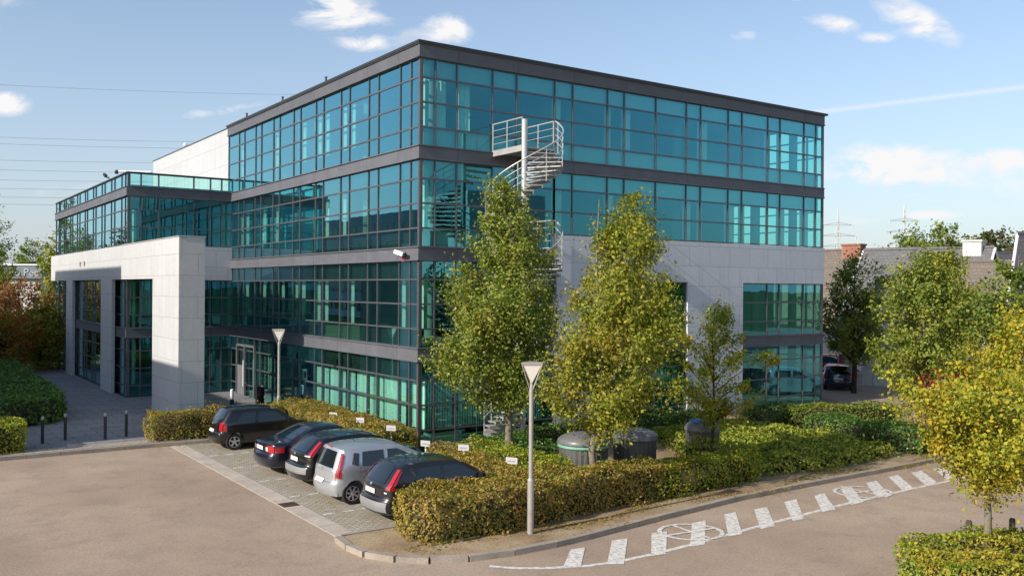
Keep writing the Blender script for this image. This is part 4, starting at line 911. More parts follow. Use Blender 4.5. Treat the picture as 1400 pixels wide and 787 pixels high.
def hedge(label, pts, h, leaf, size=0.064, dens=560, round_=0.10, loc=None, name='hedge', cat='hedge', group=None, bumps=0.085, z0=0.1, spikes=0.035, slope=0.0, tw='twig'):
    """leafy clipped hedge over the convex polygon pts (counter-clockwise)"""
    cx = sum(p[0] for p in pts) / len(pts); cy = sum(p[1] for p in pts) / len(pts)
    Q = [(p[0] - cx, p[1] - cy) for p in pts]; n = len(Q)
    Pn = []; Nn = []
    def inner(k):
        ls = []
        for i in range(n):
            a = np.array(Q[i]); e = np.array(Q[(i + 1) % n]) - a; e /= np.linalg.norm(e); ls.append((a + np.array([-e[1], e[0]]) * k, e))
        out = []
        for i in range(n):
            (p, d), (q, e) = ls[i - 1], ls[i]; den = d[0] * e[1] - d[1] * e[0]
            tt = ((q - p)[0] * e[1] - (q - p)[1] * e[0]) / den if abs(den) > 1e-3 else 0
            out.append(tuple(p + d * tt) if abs(den) > 1e-3 else tuple(q))
        return out
    for i in range(n):
        a = np.array(Q[i]); c = np.array(Q[(i + 1) % n]); e = c - a; ln = np.linalg.norm(e); nr = np.array([e[1], -e[0]]) / ln
        k = int(ln * h * dens)
        u = RNG.random(k); w = RNG.random(k) ** 0.9
        depth = RNG.exponential(0.05, k) - 0.02 + np.where(w > 1 - round_ / h, (w - 1 + round_ / h) * h * 0.8, 0) + slope * w * h
        depth += 0.07 * np.sin(u * ln * 2.3 + i + cx) * np.sin(w * 4 + u * ln * 1.3) + 0.04 * np.sin(u * ln * 6.1 + w * 7)
        p = a + e * u[:, None] - nr * depth[:, None]
        Pn.append(np.column_stack([p, w * h])); Nn.append(np.column_stack([np.tile(nr, (k, 1)), np.full(k, 0.35)]) + RNG.normal(0, 0.65, (k, 3)))
    A = 0.5 * sum(Q[i][0] * Q[(i + 1) % n][1] - Q[(i + 1) % n][0] * Q[i][1] for i in range(n))
    tri = [(Q[0], Q[i], Q[i + 1]) for i in range(1, n - 1)]
    for a, b_, c in tri:
        a, b_, c = map(np.array, (a, b_, c)); ar = abs(np.cross(b_ - a, c - a)) / 2; k = int(ar * dens * 1.15)
        u = RNG.random(k); v = RNG.random(k); m = u + v > 1; u[m] = 1 - u[m]; v[m] = 1 - v[m]
        p = a + (b_ - a) * u[:, None] + (c - a) * v[:, None]
        if slope: p *= (1 - slope * h / np.maximum(0.8, np.linalg.norm(p, axis=1)))[:, None]
        z = h - RNG.exponential(0.045, k) + 0.03 + bumps * (np.sin(p[:, 0] * 2.3 + cx) * np.sin(p[:, 1] * 2.9 + cy) + 0.6 * np.sin(p[:, 0] * 5.1 + p[:, 1] * 4.3))
        if spikes: z += np.where(RNG.random(k) < 0.03, RNG.exponential(spikes, k), 0)
        Pn.append(np.column_stack([p, z])); Nn.append(np.column_stack([RNG.normal(0, 0.6, (k, 2)), 0.8 + RNG.normal(0, 0.4, k)]))
    Pn = np.concatenate(Pn); Nn = np.concatenate(Nn)
    core = MB(); core.poly_prism(inner(0.2 + slope * h), 0.0, h - 0.16)
    o = leaf_mesh(name, Pn, Nn, size, [M[leaf], M[tw]], core)
    o.location = (cx, cy, z0); return tag(o, label, cat, group)
def ccw(p):
    A = sum(p[i][0] * p[(i + 1) % len(p)][1] - p[(i + 1) % len(p)][0] * p[i][1] for i in range(len(p)))
    return p if A > 0 else p[::-1]
def rbox(cx, cy, lx, ly, rot):
    c, s = math.cos(rot), math.sin(rot)
    return [(cx + x * c - y * s, cy + x * s + y * c) for x, y in ((-lx / 2, -ly / 2), (lx / 2, -ly / 2), (lx / 2, ly / 2), (-lx / 2, ly / 2))]
hedge('long clipped hedge with browned yellow leaves along the street kerb behind the lamp', ccw([(-5.95, -10.2), (-5.6, -10.85), (-3.7, -10.95), (-1.0, -10.6), (1.5, -10.5), (1.6, -9.6), (-0.2, -9.55), (-1.5, -9.15), (-5.75, -9.3)]), 0.95, 'leaf_hedge', dens=720)
hedge('green and yellow clipped hedge in front of the waste containers', ccw([(1.62, -10.48), (5.45, -10.3), (5.4, -9.6), (1.64, -9.6)]), 0.84, 'leaf_hedge_green', dens=680)
hedge('yellow-green shrub bed between the grey hatchback and the waste containers', ccw([(-1.9, -9.1), (-0.3, -9.0), (-0.2, -6.9), (-0.4, -5.0), (-1.3, -5.0), (-1.9, -5.3)]), 0.95, 'leaf_hedge_green', dens=600, bumps=0.1)
hedge('narrow brown-tipped hedge in front of the grey and silver cars', ccw([(-2.6, -8.9), (-1.92, -8.9), (-1.92, -5.2), (-2.6, -5.2)]), 0.98, 'leaf_hedge', dens=620)
hedge('low dark green shrubs under the tallest tree beside the stair foot', ccw([(-0.3, -4.9), (2.2, -5.2), (2.6, -2.6), (0.6, -2.4)]), 0.62, 'leaf_laurel', 0.09, 330, bumps=0.12, name='shrub', cat='shrub')
hedge('small square box shrub in front of the container with the blue hatch', ccw(rbox(4.6, -8.8, 1.3, 0.7, -0.1)), 0.98, 'leaf_hedge_green', dens=420, name='shrub', cat='shrub')
hedge('long brown hedge between the parked cars and the glass facade', ccw([(-2.6, -2.2), (-1.25, -2.2), (-1.1, 7.2), (-2.55, 7.2)]), 1.0, 'leaf_hedge', dens=600, bumps=0.09, spikes=0.12)
hedge('brown and yellow hedge between the bollards and the black hatchback', ccw([(-7.4, 5.75), (-2.65, 5.6), (-2.65, 6.6), (-7.4, 6.75)]), 0.95, 'leaf_hedge', dens=620, spikes=0.15)
hedge('yellow clipped hedge cut off by the left frame edge', ccw([(-14.5, 5.75), (-11.3, 5.95), (-11.3, 7.2), (-14.5, 7.2)]), 0.98, 'leaf_hedge_green', dens=600)
hedge('broad dark green hedge block in shade left of the entrance paving', ccw([(-16, 12.1), (-11.5, 11.5), (-9.4, 12.6), (-8.9, 14.0), (-8.3, 39.0), (-16, 39.0)]), 1.0, 'leaf_laurel', 0.13, 150, bumps=0.05)
hedge('sprawling yellow-green juniper bed at the foot of the white pier', ccw([(5.7, -9.7), (8.3, -10.4), (12.3, -10.25), (12.9, -7.0), (12.7, -3.2), (8.2, -2.6), (6.6, -6.0)]), 0.38, 'leaf_juniper', 0.10, 330, bumps=0.13, name='juniper', cat='juniper', spikes=0.10, slope=0.5)
hedge('dark green clipped hedge running toward the street at the right of the juniper', ccw(rbox(13.6, -8.3, 1.2, 4.4, 0.1)), 0.85, 'leaf_laurel', 0.08, 420)
hedge('clipped green hedge beside the shaded rear lot', ccw(rbox(16.6, -5.0, 4.6, 1.3, -0.5)), 0.85, 'leaf_mid', 0.08, 380)
hedge('dark rounded shrub against the last ground floor window', ccw(rbox(13.9, -3.6, 1.8, 1.4, 0.2)), 0.8, 'leaf_box', 0.08, 380, bumps=0.12, name='shrub', cat='shrub')
hedge('low dark planting along the foot of the white cladding behind the containers', ccw([(2.9, -2.3), (8.3, -2.4), (12.6, -2.2), (12.6, -0.5), (6.0, -0.5), (2.9, -1.4)]), 0.45, 'leaf_box', 0.085, 330, name='shrub', cat='shrub', bumps=0.12)
hedge('mixed green and brown hedge in the lower right corner round a tree trunk', ccw([(0.35, -17.75), (-0.35, -19.2), (0.2, -20.6), (3.6, -21.6), (5.6, -19.4), (2.2, -18.0)]), 0.88, 'leaf_hedge_green', 0.058, 900, z0=0.0)
hedge('dark low foundation planting between hedge and plinth near the corner', ccw([(-0.95, -1.6), (-0.35, -1.6), (-0.35, 4.0), (-0.95, 4.0)]), 0.42, 'leaf_box', 0.08, 330, name='shrub', cat='shrub')
# fallen leaves on the verge, kerb and paving
k = 2600; u = RNG.random(k)
lx = -6.3 + u * 20.0; ly = -10.75 - RNG.exponential(0.22, k) + 0.35 * np.sin(lx); lz = np.where(ly < -11.2, 0.014, 0.112)
k2 = 900; lx2 = RNG.uniform(-7.4, -1.0, k2); ly2 = 5.62 - RNG.exponential(0.25, k2); k3 = 500; lx3 = -6.2 + RNG.random(k3) * 4; ly3 = RNG.uniform(-9.0, 5.2, k3)
Pl = np.concatenate([np.column_stack([lx, np.maximum(ly, -11.9), np.where(np.maximum(ly, -11.9) < -11.25, 0.13, 0.112)]), np.column_stack([lx2, ly2, np.full(k2, 0.02)]), np.column_stack([lx3, ly3, np.full(k3, 0.02)])])
o = leaf_mesh('fallen_leaves', Pl, np.column_stack([RNG.normal(0, 0.25, (len(Pl), 2)), np.ones(len(Pl))]), 0.055, [M['leaf_hedge']], None); tag(o, None, None, None, 'stuff')
# ------------------------------------------------------------------ trees
def tree(name, label, loc, H, prof, leaf, nleaf, trunk_r, bark='bark', size=0.11, lean=(0, 0), group=None, z_first=None, clump=0.34, gaps=0.25, cat='tree', seed=0, nclump=None, stretch=(1, 1), wild=1.0, drift=None):
    """prof: list of (height fraction, radius)"""
    g = np.random.default_rng(100 + seed)
    t = empty(name, label, cat, (loc[0], loc[1], loc[2] if len(loc) > 2 else 0.0), 0, group)
    hs = np.array([p[0] for p in prof]) * H; rs = np.array([p[1] for p in prof])
    ph = g.uniform(0, 6.28, 6)
    def rad(h, a):
        r = np.interp(h, hs, rs)
        return r * (1 + wild * (0.16 * np.sin(2 * a + ph[0] + h * 0.7) + 0.13 * np.sin(3 * a + ph[1] - h * 1.3) + 0.12 * np.sin(h * 2.4 + ph[2] + a) + 0.08 * np.sin(5 * a + ph[3] + 2.3 * h)))
    zt = [0, 0.15, 0.35, 0.6, 0.8, 0.97]
    wob = g.normal(0, 0.05 * H / 8, (6, 2)); wob[0] = 0
    tp = [(lean[0] * z * H + wob[i, 0], lean[1] * z * H + wob[i, 1], z * H) for i, z in enumerate(zt)]
    b = MB(); b.tube(tp, [trunk_r * 1.15, trunk_r, trunk_r * 0.75, trunk_r * 0.45, trunk_r * 0.25, 0.012], 9)
    nc = nclump or max(40, int(nleaf / 75))
    h0, h1 = hs[0], hs[-1]
    hh = g.uniform(h0, h1, nc * 6); w = np.interp(hh, hs, rs); keep = g.random(len(hh)) < w / rs.max(); hh = hh[keep][:nc]; nc = len(hh)
    aa = g.uniform(0, 2 * math.pi, nc); k = np.sqrt(g.uniform(0.10, 1.0, nc)) * (1 - 0.12 * g.random(nc))
    rr = rad(hh, aa) * k
    ax = lean[0] * hh; ay = lean[1] * hh
    if drift:
        dv = np.interp(hh / H, [q[0] for q in drift], [q[1] for q in drift]); ax = ax + dv * 0.82; ay = ay - dv * 0.57
    C = np.column_stack([ax + rr * np.cos(aa) * stretch[0], ay + rr * np.sin(aa) * stretch[1], hh + 0.1 * rr])
    # drop some clumps to open gaps
    gp = np.sin(C[:, 0] * 2.1 / max(.6, rs.max() / 2) + ph[4]) * np.sin(C[:, 1] * 2.3 / max(.6, rs.max() / 2) + ph[5]) * np.sin(C[:, 2] * 1.9)
    C = C[gp > -1 + gaps * 1.2]
    # limbs to a selection of clumps
    for c in C[g.permutation(len(C))[:min(len(C), 70)]]:
        zb = max(0.95 * h0, c[2] - 0.55 * np.hypot(c[0], c[1]) - 0.35)
        f = min(zb / H, 0.93); base = (np.interp(f, zt, [p[0] for p in tp]), np.interp(f, zt, [p[1] for p in tp]), zb)
        r0 = trunk_r * (0.5 - 0.38 * f)
        mid = ((base[0] + c[0]) / 2, (base[1] + c[1]) / 2, (base[2] + c[2]) / 2 - 0.04 * H / 8 + 0.06)
        b.tube([base, mid, tuple(c)], [r0, r0 * 0.55, 0.008], 5)
    b.build('trunk', M[bark], t, 50)
    per = max(6, int(nleaf / len(C)))
    cs = clump * g.uniform(0.6, 1.4, len(C))
    od = np.column_stack([C[:, 0], C[:, 1], 0.55 * np.hypot(C[:, 0], C[:, 1]) + 0.25]); od /= np.maximum(0.05, np.linalg.norm(od, axis=1, keepdims=True))
    al = g.normal(-0.25, 0.75, len(C) * per); rad_ = 0.44 * (1.15 - 0.45 * np.clip(al, -1, 1.2))
    Pn = np.repeat(C, per, 0) + np.repeat(od * cs[:, None], per, 0) * al[:, None] * 1.05 + g.normal(0, 1, (len(C) * per, 3)) * (np.repeat(cs, per) * rad_)[:, None] * np.array([1, 1, 0.8])
    ctr = np.column_stack([np.zeros(len(Pn)), np.zeros(len(Pn)), Pn[:, 2] * 0.7 + 0.3 * (h0 + h1) / 2])
    out = Pn - ctr; out /= np.maximum(0.05, np.linalg.norm(out, axis=1, keepdims=True))
    Nn = out * 0.7 + g.normal(0, 0.75, Pn.shape) + np.array([0, 0, 0.35])
    leaf_mesh('crown', Pn, Nn, size, [M[leaf]], None, parent=t)
    return t
tree('street_tree', 'tallest conical green tree standing against the glass corner and spiral stair', (0.75, -4.4, 0.1), 8.75, [(0.2, 0.4), (0.25, 1.2), (0.32, 1.75), (0.44, 1.72), (0.55, 1.5), (0.66, 1.4), (0.84, 0.95), (0.92, 0.6), (1.0, 0.1)], 'leaf_green', 44000, 0.12, size=0.088, seed=1, group='street trees', drift=[(0.15, -0.1), (0.3, -0.5), (0.45, -0.36), (0.65, 0.0), (0.85, 0.0), (1, -0.15)], clump=0.34, nclump=330, gaps=0.5)
tree('street_tree', 'large yellowing conical tree behind the hedge in front of the first container', (0.15, -9.35, 0.1), 8.05, [(0.2, 0.3), (0.25, 1.05), (0.33, 1.7), (0.5, 1.6), (0.64, 1.3), (0.81, 0.95), (0.92, 0.6), (1.0, 0.08)], 'leaf_yg', 38000, 0.09, size=0.084, seed=2, group='street trees', drift=[(0, 0), (0.33, 0.38), (0.5, 0.55), (0.8, 0.75), (1, 0.7)], clump=0.31, nclump=280, gaps=0.55)
tree('young_tree', 'small airy young tree in front of the white pier and container with blue hatch', (5.1, -8.85, 0.1), 5.1, [(0.32, 0.4), (0.42, 1.1), (0.55, 1.3), (0.72, 1.0), (0.88, 0.6), (1.0, 0.12)], 'leaf_hedge_green', 9000, 0.055, 'bark_dark', size=0.078, seed=3, group='street trees', nclump=48, clump=0.25, gaps=0.55, wild=1.5)
tree('maple_tree', 'bright yellow-green maple with slim pale trunk rising from the lower right hedge', (1.95, -18.65, 0.0), 3.85, [(0.47, 0.3), (0.56, 0.9), (0.68, 1.4), (0.84, 1.8), (0.94, 1.7), (1.0, 0.7)], 'leaf_yellow', 24000, 0.085, size=0.072, seed=4, drift=[(0, 0), (0.5, 0.1), (1, 0.28)], gaps=0.5, clump=0.27, wild=1.2, group='street trees', nclump=200)
x, y = P(1262, 37); tree('broadleaf_tree', 'broad green tree behind the yellow maple beside the rear lot', (x, y, 0), 7.0, [(0.18, 0.8), (0.3, 1.8), (0.5, 2.25), (0.7, 1.9), (0.88, 1.0), (1.0, 0.25)], 'leaf_green', 20000, 0.12, size=0.125, seed=5)
x, y = P(1168, 50); tree('shade_tree', 'dark green tree in shade right of the building corner', (x, y, 0), 7.5, [(0.22, 0.8), (0.35, 1.9), (0.6, 2.05), (0.8, 1.5), (1.0, 0.3)], 'leaf_mid', 11000, 0.13, 'bark_dark', 0.14, seed=6, gaps=0.5)
x, y = P(1292, 46); tree('broadleaf_tree', 'olive-yellow spreading tree in front of the grey house roof', (x, y, 0), 7.6, [(0.3, 1.0), (0.5, 2.2), (0.75, 1.7), (0.92, 0.9), (1.0, 0.2)], 'leaf_yg', 14000, 0.12, size=0.13, seed=7, gaps=0.45)
x, y = P(1392, 36); tree('broadleaf_tree', 'green tree with a long top shoot at the right frame edge', (x, y, 0), 7.2, [(0.2, 0.9), (0.4, 1.8), (0.6, 2.0), (0.8, 1.3), (0.9, 0.5), (1.0, 0.12)], 'leaf_mid', 11000, 0.12, size=0.15, seed=8)
x, y = P(1400, 27); tree('broadleaf_tree', 'orange-yellow tree at the right edge behind the maple', (x, y, 0), Z(432, 27), [(0.2, 0.9), (0.45, 1.6), (0.65, 1.65), (0.85, 1.1), (1.0, 0.2)], 'leaf_yellow', 13000, 0.10, size=0.11, seed=9, gaps=0.45)
x, y = P(1308, 28); tree('red_shrub', 'crimson-leaved shrub behind the yellow maple hiding parked cars', (x, y, 0), Z(510, 28), [(0.1, 0.5), (0.5, 0.85), (0.85, 0.85), (1.0, 0.3)], 'leaf_crimson', 2200, 0.05, 'bark_dark', 0.09, seed=10, cat='shrub', clump=0.22)
for i, (px, dp, top, w, leaf, lab) in enumerate([(1253, 108, 322, 4.2, 'leaf_mid', 'thin dark tree beyond the roofs, leftmost of the far right group'), (1297, 112, 316, 5.0, 'leaf_mid', 'tallest flat-topped far tree behind the grey house roof'), (1348, 104, 322, 6.0, 'leaf_dark', 'wide dark green far tree behind the white chimney')]):
    x, y = P(px, dp); h = Z(top, dp); tree('distant_tree', lab, (x, y, 0), h, [(0.3, w * 0.5), (0.6, w), (0.85, w * 0.9), (1.0, w * 0.3)], leaf, 4500, 0.2, 'bark_dark', 0.4, seed=20 + i, clump=0.9, group='far trees at right')
for i, (px, dp, top, w, leaf, n, lab, low) in enumerate([(-10, 72, 278, 2.0, 'leaf_mid', 3600, 'sparse branchy tree at the left frame edge above the red bushes', 0.25), (44, 150, 338, 4.0, 'leaf_mid', 5000, 'bright green far tree behind the flat building with letters', 0.2), (82, 88, 330, 1.7, 'leaf_yg', 5000, 'olive tree touching the left end of the white portal', 0.15),
        (28, 62, 390, 2.7, 'leaf_red', 7500, 'large dusky red bush beyond the paved forecourt', 0.1), (8, 57, 425, 2.2, 'leaf_orange', 5200, 'orange and green bush behind the dark hedge block', 0.06), (58, 60, 425, 2.0, 'leaf_yg', 5200, 'yellow-green bush beside the far end of the wing', 0.06), (-25, 60, 395, 2.6, 'leaf_red', 4000, 'dusky red bush cut by the left frame edge', 0.08), (88, 66, 395, 2.0, 'leaf_dark', 4000, 'dark bush behind the far portal column', 0.06), (-8, 95, 352, 2.2, 'leaf_mid', 4000, 'mid green tree left of the flat building with letters', 0.2), (40, 66, 440, 3.2, 'leaf_dark', 5000, 'low dark green bush under the red bush', 0.05)]):
    x, y = P(px, dp); h = Z(top, dp); tree('garden_tree' if h > 7 else 'garden_bush', lab, (x, y, 0), h, [(low, w * 0.55), (0.45, w), (0.75, w * 0.8), (1.0, w * 0.2)], leaf, n, 0.09 if h < 7 else 0.16, 'bark_dark', 0.17 if dp < 80 else 0.3, seed=40 + i, clump=0.45 if dp < 80 else 0.7, cat='tree' if h > 7 else 'bush', gaps=0.3)
for i, (x, y, h, lf, lab) in enumerate([(-13, 47, 3.0, 'leaf_orange', 'orange bush mirrored in the lower wing glass'), (-16, 53, 3.6, 'leaf_mid', 'tall green bush mirrored in the lower wing glass'), (-14.5, 59, 3.2, 'leaf_red', 'red bush mirrored in the lower wing glass')]):
    tree('garden_bush', lab, (x, y, 0), h, [(0.06, h * 0.25), (0.45, h * 0.45), (0.75, h * 0.35), (1.0, 0.3)], lf, 3500, 0.08, 'bark_dark', 0.18, seed=90 + i, clump=0.5, cat='bush')
# trees mirrored in the glass
for i, (x, y, h, leaf, lab) in enumerate([(-15, 62, 13, 'leaf_dark', 'tall dark tree reflected in the wing glass, nearest the wing'), (-19, 76, 14, 'leaf_mid', 'tall green tree reflected in the wing glass, midway along'), (-16, 92, 12, 'leaf_dark', 'dark tree reflected in the far wing panes'), (13, -21, 7, 'leaf_mid', 'green street tree reflected in the lower right panes'), (21, -19, 6.5, 'leaf_green', 'green street tree reflected in the last ground floor window')]):
    tree('street_tree', lab, (x, y, 0), h, [(0.2, h * 0.12), (0.4, h * 0.24), (0.65, h * 0.22), (1.0, 0.3)], leaf, 4200, 0.15, 'bark_dark', 0.24, seed=70 + i, clump=0.6)
# ------------------------------------------------------------------ neighbouring buildings
def office(label, loc, vols, wallm, faces):
    t = empty('neighbour_office', label, 'office building', loc)
    b = MB()
    for (x0, x1, y0, y1, h) in vols: b.box(x0, x1, y0, y1, 0, h)
    b.build('wall', wallm, t)
    for (ax, q, out, a0, a1, z0, z1, step) in faces:
        b = MB(); g = MB(); a = a0
        while a + step * 0.7 < a1:
            q0, q1 = sorted((q + out * 0.004, q + out * 0.05))
            if ax == 'x': b.box(q0, q1, a, a + step * 0.72, z0, z1); g.box(q + out * 0.052 - 0.001, q + out * 0.052 + 0.001, a + 0.06, a + step * 0.72 - 0.06, z0 + 0.06, z1 - 0.06)
            else: b.box(a, a + step * 0.72, q0, q1, z0, z1); g.box(a + 0.06, a + step * 0.72 - 0.06, q + out * 0.052 - 0.001, q + out * 0.052 + 0.001, z0 + 0.06, z1 - 0.06)
            a += step
        f = b.build('window', M['mullion'], t); g.build('window_glass', M['office_glass'], f)
    return t
office('grey office block across the forecourt seen mirrored in the left glass facade', (-22, 0, 0), [(-22, 0, 6.2, 19.0, 11.2), (-24, 0, 19.01, 39.0, 15.35)], M['office_grey'],
       [('x', 0, 1, 7 + 0, 18.5, z, z + 1.7, 1.9) for z in (1.1, 4.6, 8.1)] + [('x', 0, 1, 20, 38.5, z, z + 1.7, 1.9) for z in (1.1, 4.6, 8.1, 11.8)])
office('long grey office slab far off, mirrored as a dark roofline in the left glass facade', (-60, 0, 0), [(-16, 0, 95, 175, 19.0)], M['office_grey'], [('x', 0, 1, 96, 174, z, z + 1.9, 2.6) for z in (1.2, 4.8, 8.4, 12.0, 15.4)])
office('white building across the street seen mirrored in the glass by the corner', (19.5, -28, 0), [(0, 7, -16, 0, 12.6), (7.01, 30, -16, -2, 7.5)], M['office_white'],
       [('x', 0, -1, -14, -1.5, z, z + 1.6, 4.2) for z in (1.2, 4.6, 8.3)] + [('y', 0, 1, 0.8, 6.6, z, z + 1.6, 2.6) for z in (1.2, 4.6, 8.3)])
# flat building with letters, far left
x, y = P(15, 112); t = empty('flat_building', 'long flat building with pale lettering on its dark fascia behind the left trees', 'building', (x, y, 0), RIGHT)
b = MB(); b.box(-14, 3.6, 0, 12, 0, 6.4); b.build('wall', M['house_wall'], t)
b = MB(); b.box(-14.4, 3.9, -0.5, 12.3, 6.41, 8.0); b.build('fascia', M['sign_panel'], t)
b = MB(); b.box(-14.5, 4.0, -0.6, 12.4, 8.001, 8.18); b.build('roof_edge', M['white'], t)
fc = bpy.data.curves.new('lettering', 'FONT'); fc.body = 'eo Pee'; fc.size = 1.3; fc.extrude = 0.03; fc.align_x = 'LEFT'
fo = bpy.data.objects.new('lettering', fc); COL.objects.link(fo); fo.parent = t; fo.location = (0.1, -0.56, 6.72); fo.rotation_euler = (R(90), 0, 0); fc.materials.append(M['sign_white'])
lm = bpy.data.meshes.new_from_object(fo.evaluated_get(bpy.context.evaluated_depsgraph_get())); mw_ = fo.location.copy(); bpy.data.objects.remove(fo); lo = link('lettering', lm, t); lo.location = mw_; lo.rotation_euler = (R(90), 0, 0)
# houses at right
def house(label, px, depth, ridge_y, length, width, roofm, eave=3.2, shift=0.0, rot=0.0, chim=None, skylight=None, wall='house_wall'):
    x, y = P(px, depth); rz = Z(ridge_y, depth)
    t = empty('house', label, 'house', (x, y, 0), RIGHT + rot)
    b = MB(); hl, hw = length / 2, width / 2
    b.add([(-hl, -hw, 0), (hl, -hw, 0), (hl, hw, 0), (-hl, hw, 0), (-hl, -hw, eave), (hl, -hw, eave), (hl, hw, eave), (-hl, hw, eave), (-hl, 0, rz - 0.12), (hl, 0, rz - 0.12)],
          [(0, 1, 5, 4), (2, 3, 7, 6), (1, 2, 6, 9, 5), (3, 0, 4, 8, 7), (3, 2, 1, 0)])
    b.build('wall', M[wall], t)
    sl = (rz - eave) / hw; ov = 0.35
    b = MB()
    for s in (-1, 1):
        e0 = (s * (hw + ov)); ze = eave - sl * ov
        vs = [(-hl - 0.2, 0, rz), (hl + 0.2, 0, rz), (hl + 0.2, e0, ze), (-hl - 0.2, e0, ze)]
        vs2 = [(a, c, z - 0.16) for a, c, z in vs]
        b.add(vs + vs2, [(0, 1, 2, 3) if s < 0 else (3, 2, 1, 0), (7, 6, 5, 4) if s < 0 else (4, 5, 6, 7), (2, 6, 7, 3), (0, 3, 7, 4), (1, 5, 6, 2)])
    b.tube([(-hl - 0.2, 0, rz), (hl + 0.2, 0, rz)], 0.12, 8)
    rf = b.build('roof', M[roofm], t)
    b = MB()
    for s in (-1, 1):
        for xe in (-hl - 0.22, hl + 0.22): b.tube([(xe, 0, rz - 0.04), (xe, s * (hw + ov), eave - sl * ov - 0.04)], 0.09, 4)
    b.build('verge_board', M['white'], rf)
    for (cx, cw, ch, cm) in chim or []:
        b = MB(); b.box(cx - cw / 2, cx + cw / 2, -0.55, 0.55, rz - 1.4, rz + ch); b.box(cx - cw / 2 - 0.08, cx + cw / 2 + 0.08, -0.63, 0.63, rz + ch, rz + ch + 0.12); b.build('chimney', M[cm], rf)
    if skylight is not None:
        b = MB(); k = skylight; yy = -hw * 0.55; zz = rz + sl * yy * 1.0
        d = Vector((0, 1, sl)).normalized(); nrm = Vector((0, -sl, 1)).normalized()
        b.obox(Vector((k, yy, zz)) + nrm * 0.05, (0.45, 0, 0), d * 0.6, nrm * 0.06); b.build('roof_window', M['office_glass'], rf)
    b = MB(); g = MB()
    for wx in np.arange(-hl + 1.5, hl - 1, 3.0):
        b.box(wx - 0.55, wx + 0.55, -hw - 0.05, -hw - 0.002, 0.9, 2.3); g.box(wx - 0.48, wx + 0.48, -hw - 0.058, -hw - 0.052, 0.97, 2.23)
    w_ = b.build('window', M['white'], t); g.build('window_pane', M['office_glass'], w_)
    return t
house('low house with pale brown tiled roof right of the office block', 1140, 74, 345, 15, 9, 'roof_brown', chim=[(1.6, 1.5, 0.35, 'brick_red')], rot=R(-42))
house('house with broad grey slate roof, skylight and white gable chimney', 1266, 66, 342, 8.6, 10, 'roof_grey', chim=[(3.2, 1.2, 0.4, 'house_wall')], skylight=-2.2, wall='office_white', rot=R(-42))
house('low house with a brown roof below the white gable', 1345, 58, 359, 4.4, 7, 'roof_brown', eave=3.6, rot=R(-42))
house('house with dark blue-grey roof beyond the white gable', 1352, 84, 347, 8, 8, 'roof_dark', rot=R(-42))
house('house with steep dark tiled roof and white verge at the right frame edge', 1456, 50, 318, 4.2, 7, 'roof_dark', rot=R(-40))
x, y = P(1226, 55); house('small white gabled outbuilding behind the dark shade tree', 1226, 55, 381, 3.6, 3.4, 'roof_brown', eave=4.2, rot=R(62), wall='office_white')
# pylons
def pylon(px, depth, top_y, label, W0=5.0):
    x, y = P(px, depth); h = Z(top_y, depth)
    t = empty('pylon', label, 'pylon', (x, y, 0), RIGHT, 'power pylons on the skyline')
    b = MB(); r = 0.20
    def hw(z): return max(0.35, W0 / 2 * (1 - z / h * 0.9)) if z < h * 0.62 else max(0.12, W0 / 2 * 0.44 * (1 - (z - h * .62) / (h * 0.38) * 0.95))
    lv = np.linspace(0, h, 15)
    for za, zb in zip(lv[:-1], lv[1:]):
        a, c = hw(za), hw(zb); A = [(-a, -a), (a, -a), (a, a), (-a, a)]; C_ = [(-c, -c), (c, -c), (c, c), (-c, c)]
        for i in range(4):
            b.tube([(*A[i], za), (*C_[i], zb)], r, 4); b.tube([(*A[i], za), (*C_[(i + 1) % 4], zb)], r * 0.5, 4)
    b.build('mast', M['pylon'], t)
    for f, wd in ((0.60, 10), (0.72, 11), (0.84, 9)):
        b = MB(); z = h * f
        for s in (-1, 1):
            b.tube([(0, 0, z + 1.6), (s * wd, 0, z)], r * 0.8, 4); b.tube([(0, 0, z), (s * wd, 0, z)], r * 0.8, 4); b.tube([(s * wd, 0, z), (s * wd, 0, z - 2.2)], 0.3, 5)
        b.build('cross_arm', M['pylon'], t)
pylon(1145, 560, 291, 'pale lattice power pylon nearest the office corner'); pylon(1236, 560, 283, 'taller lattice power pylon above the grey house roof', 7.0)
for i, (ya, yb) in enumerate([(112, 137), (188, 200), (197, 209), (222, 226), (234, 241), (250, 251), (262, 262), (275, 271), (284, 282)]):
    dp = 210; xa, y_a = P(-260, dp); xb, y_b = P(520, dp + 60)
    za, zb = Z(ya, dp), Z(yb, dp + 60)
    b = MB(); pts = []
    for k in range(13):
        f = k / 12; pts.append((xa + (xb - xa) * f, y_a + (y_b - y_a) * f, za + (zb - za) * f - 2.2 * 4 * f * (1 - f) * 0.6))
    b.tube(pts, 0.045, 4)
    tag(b.build('power_line', M['wire']), 'thin overhead power line crossing the sky left of the building', 'power line', 'power lines in the left sky')
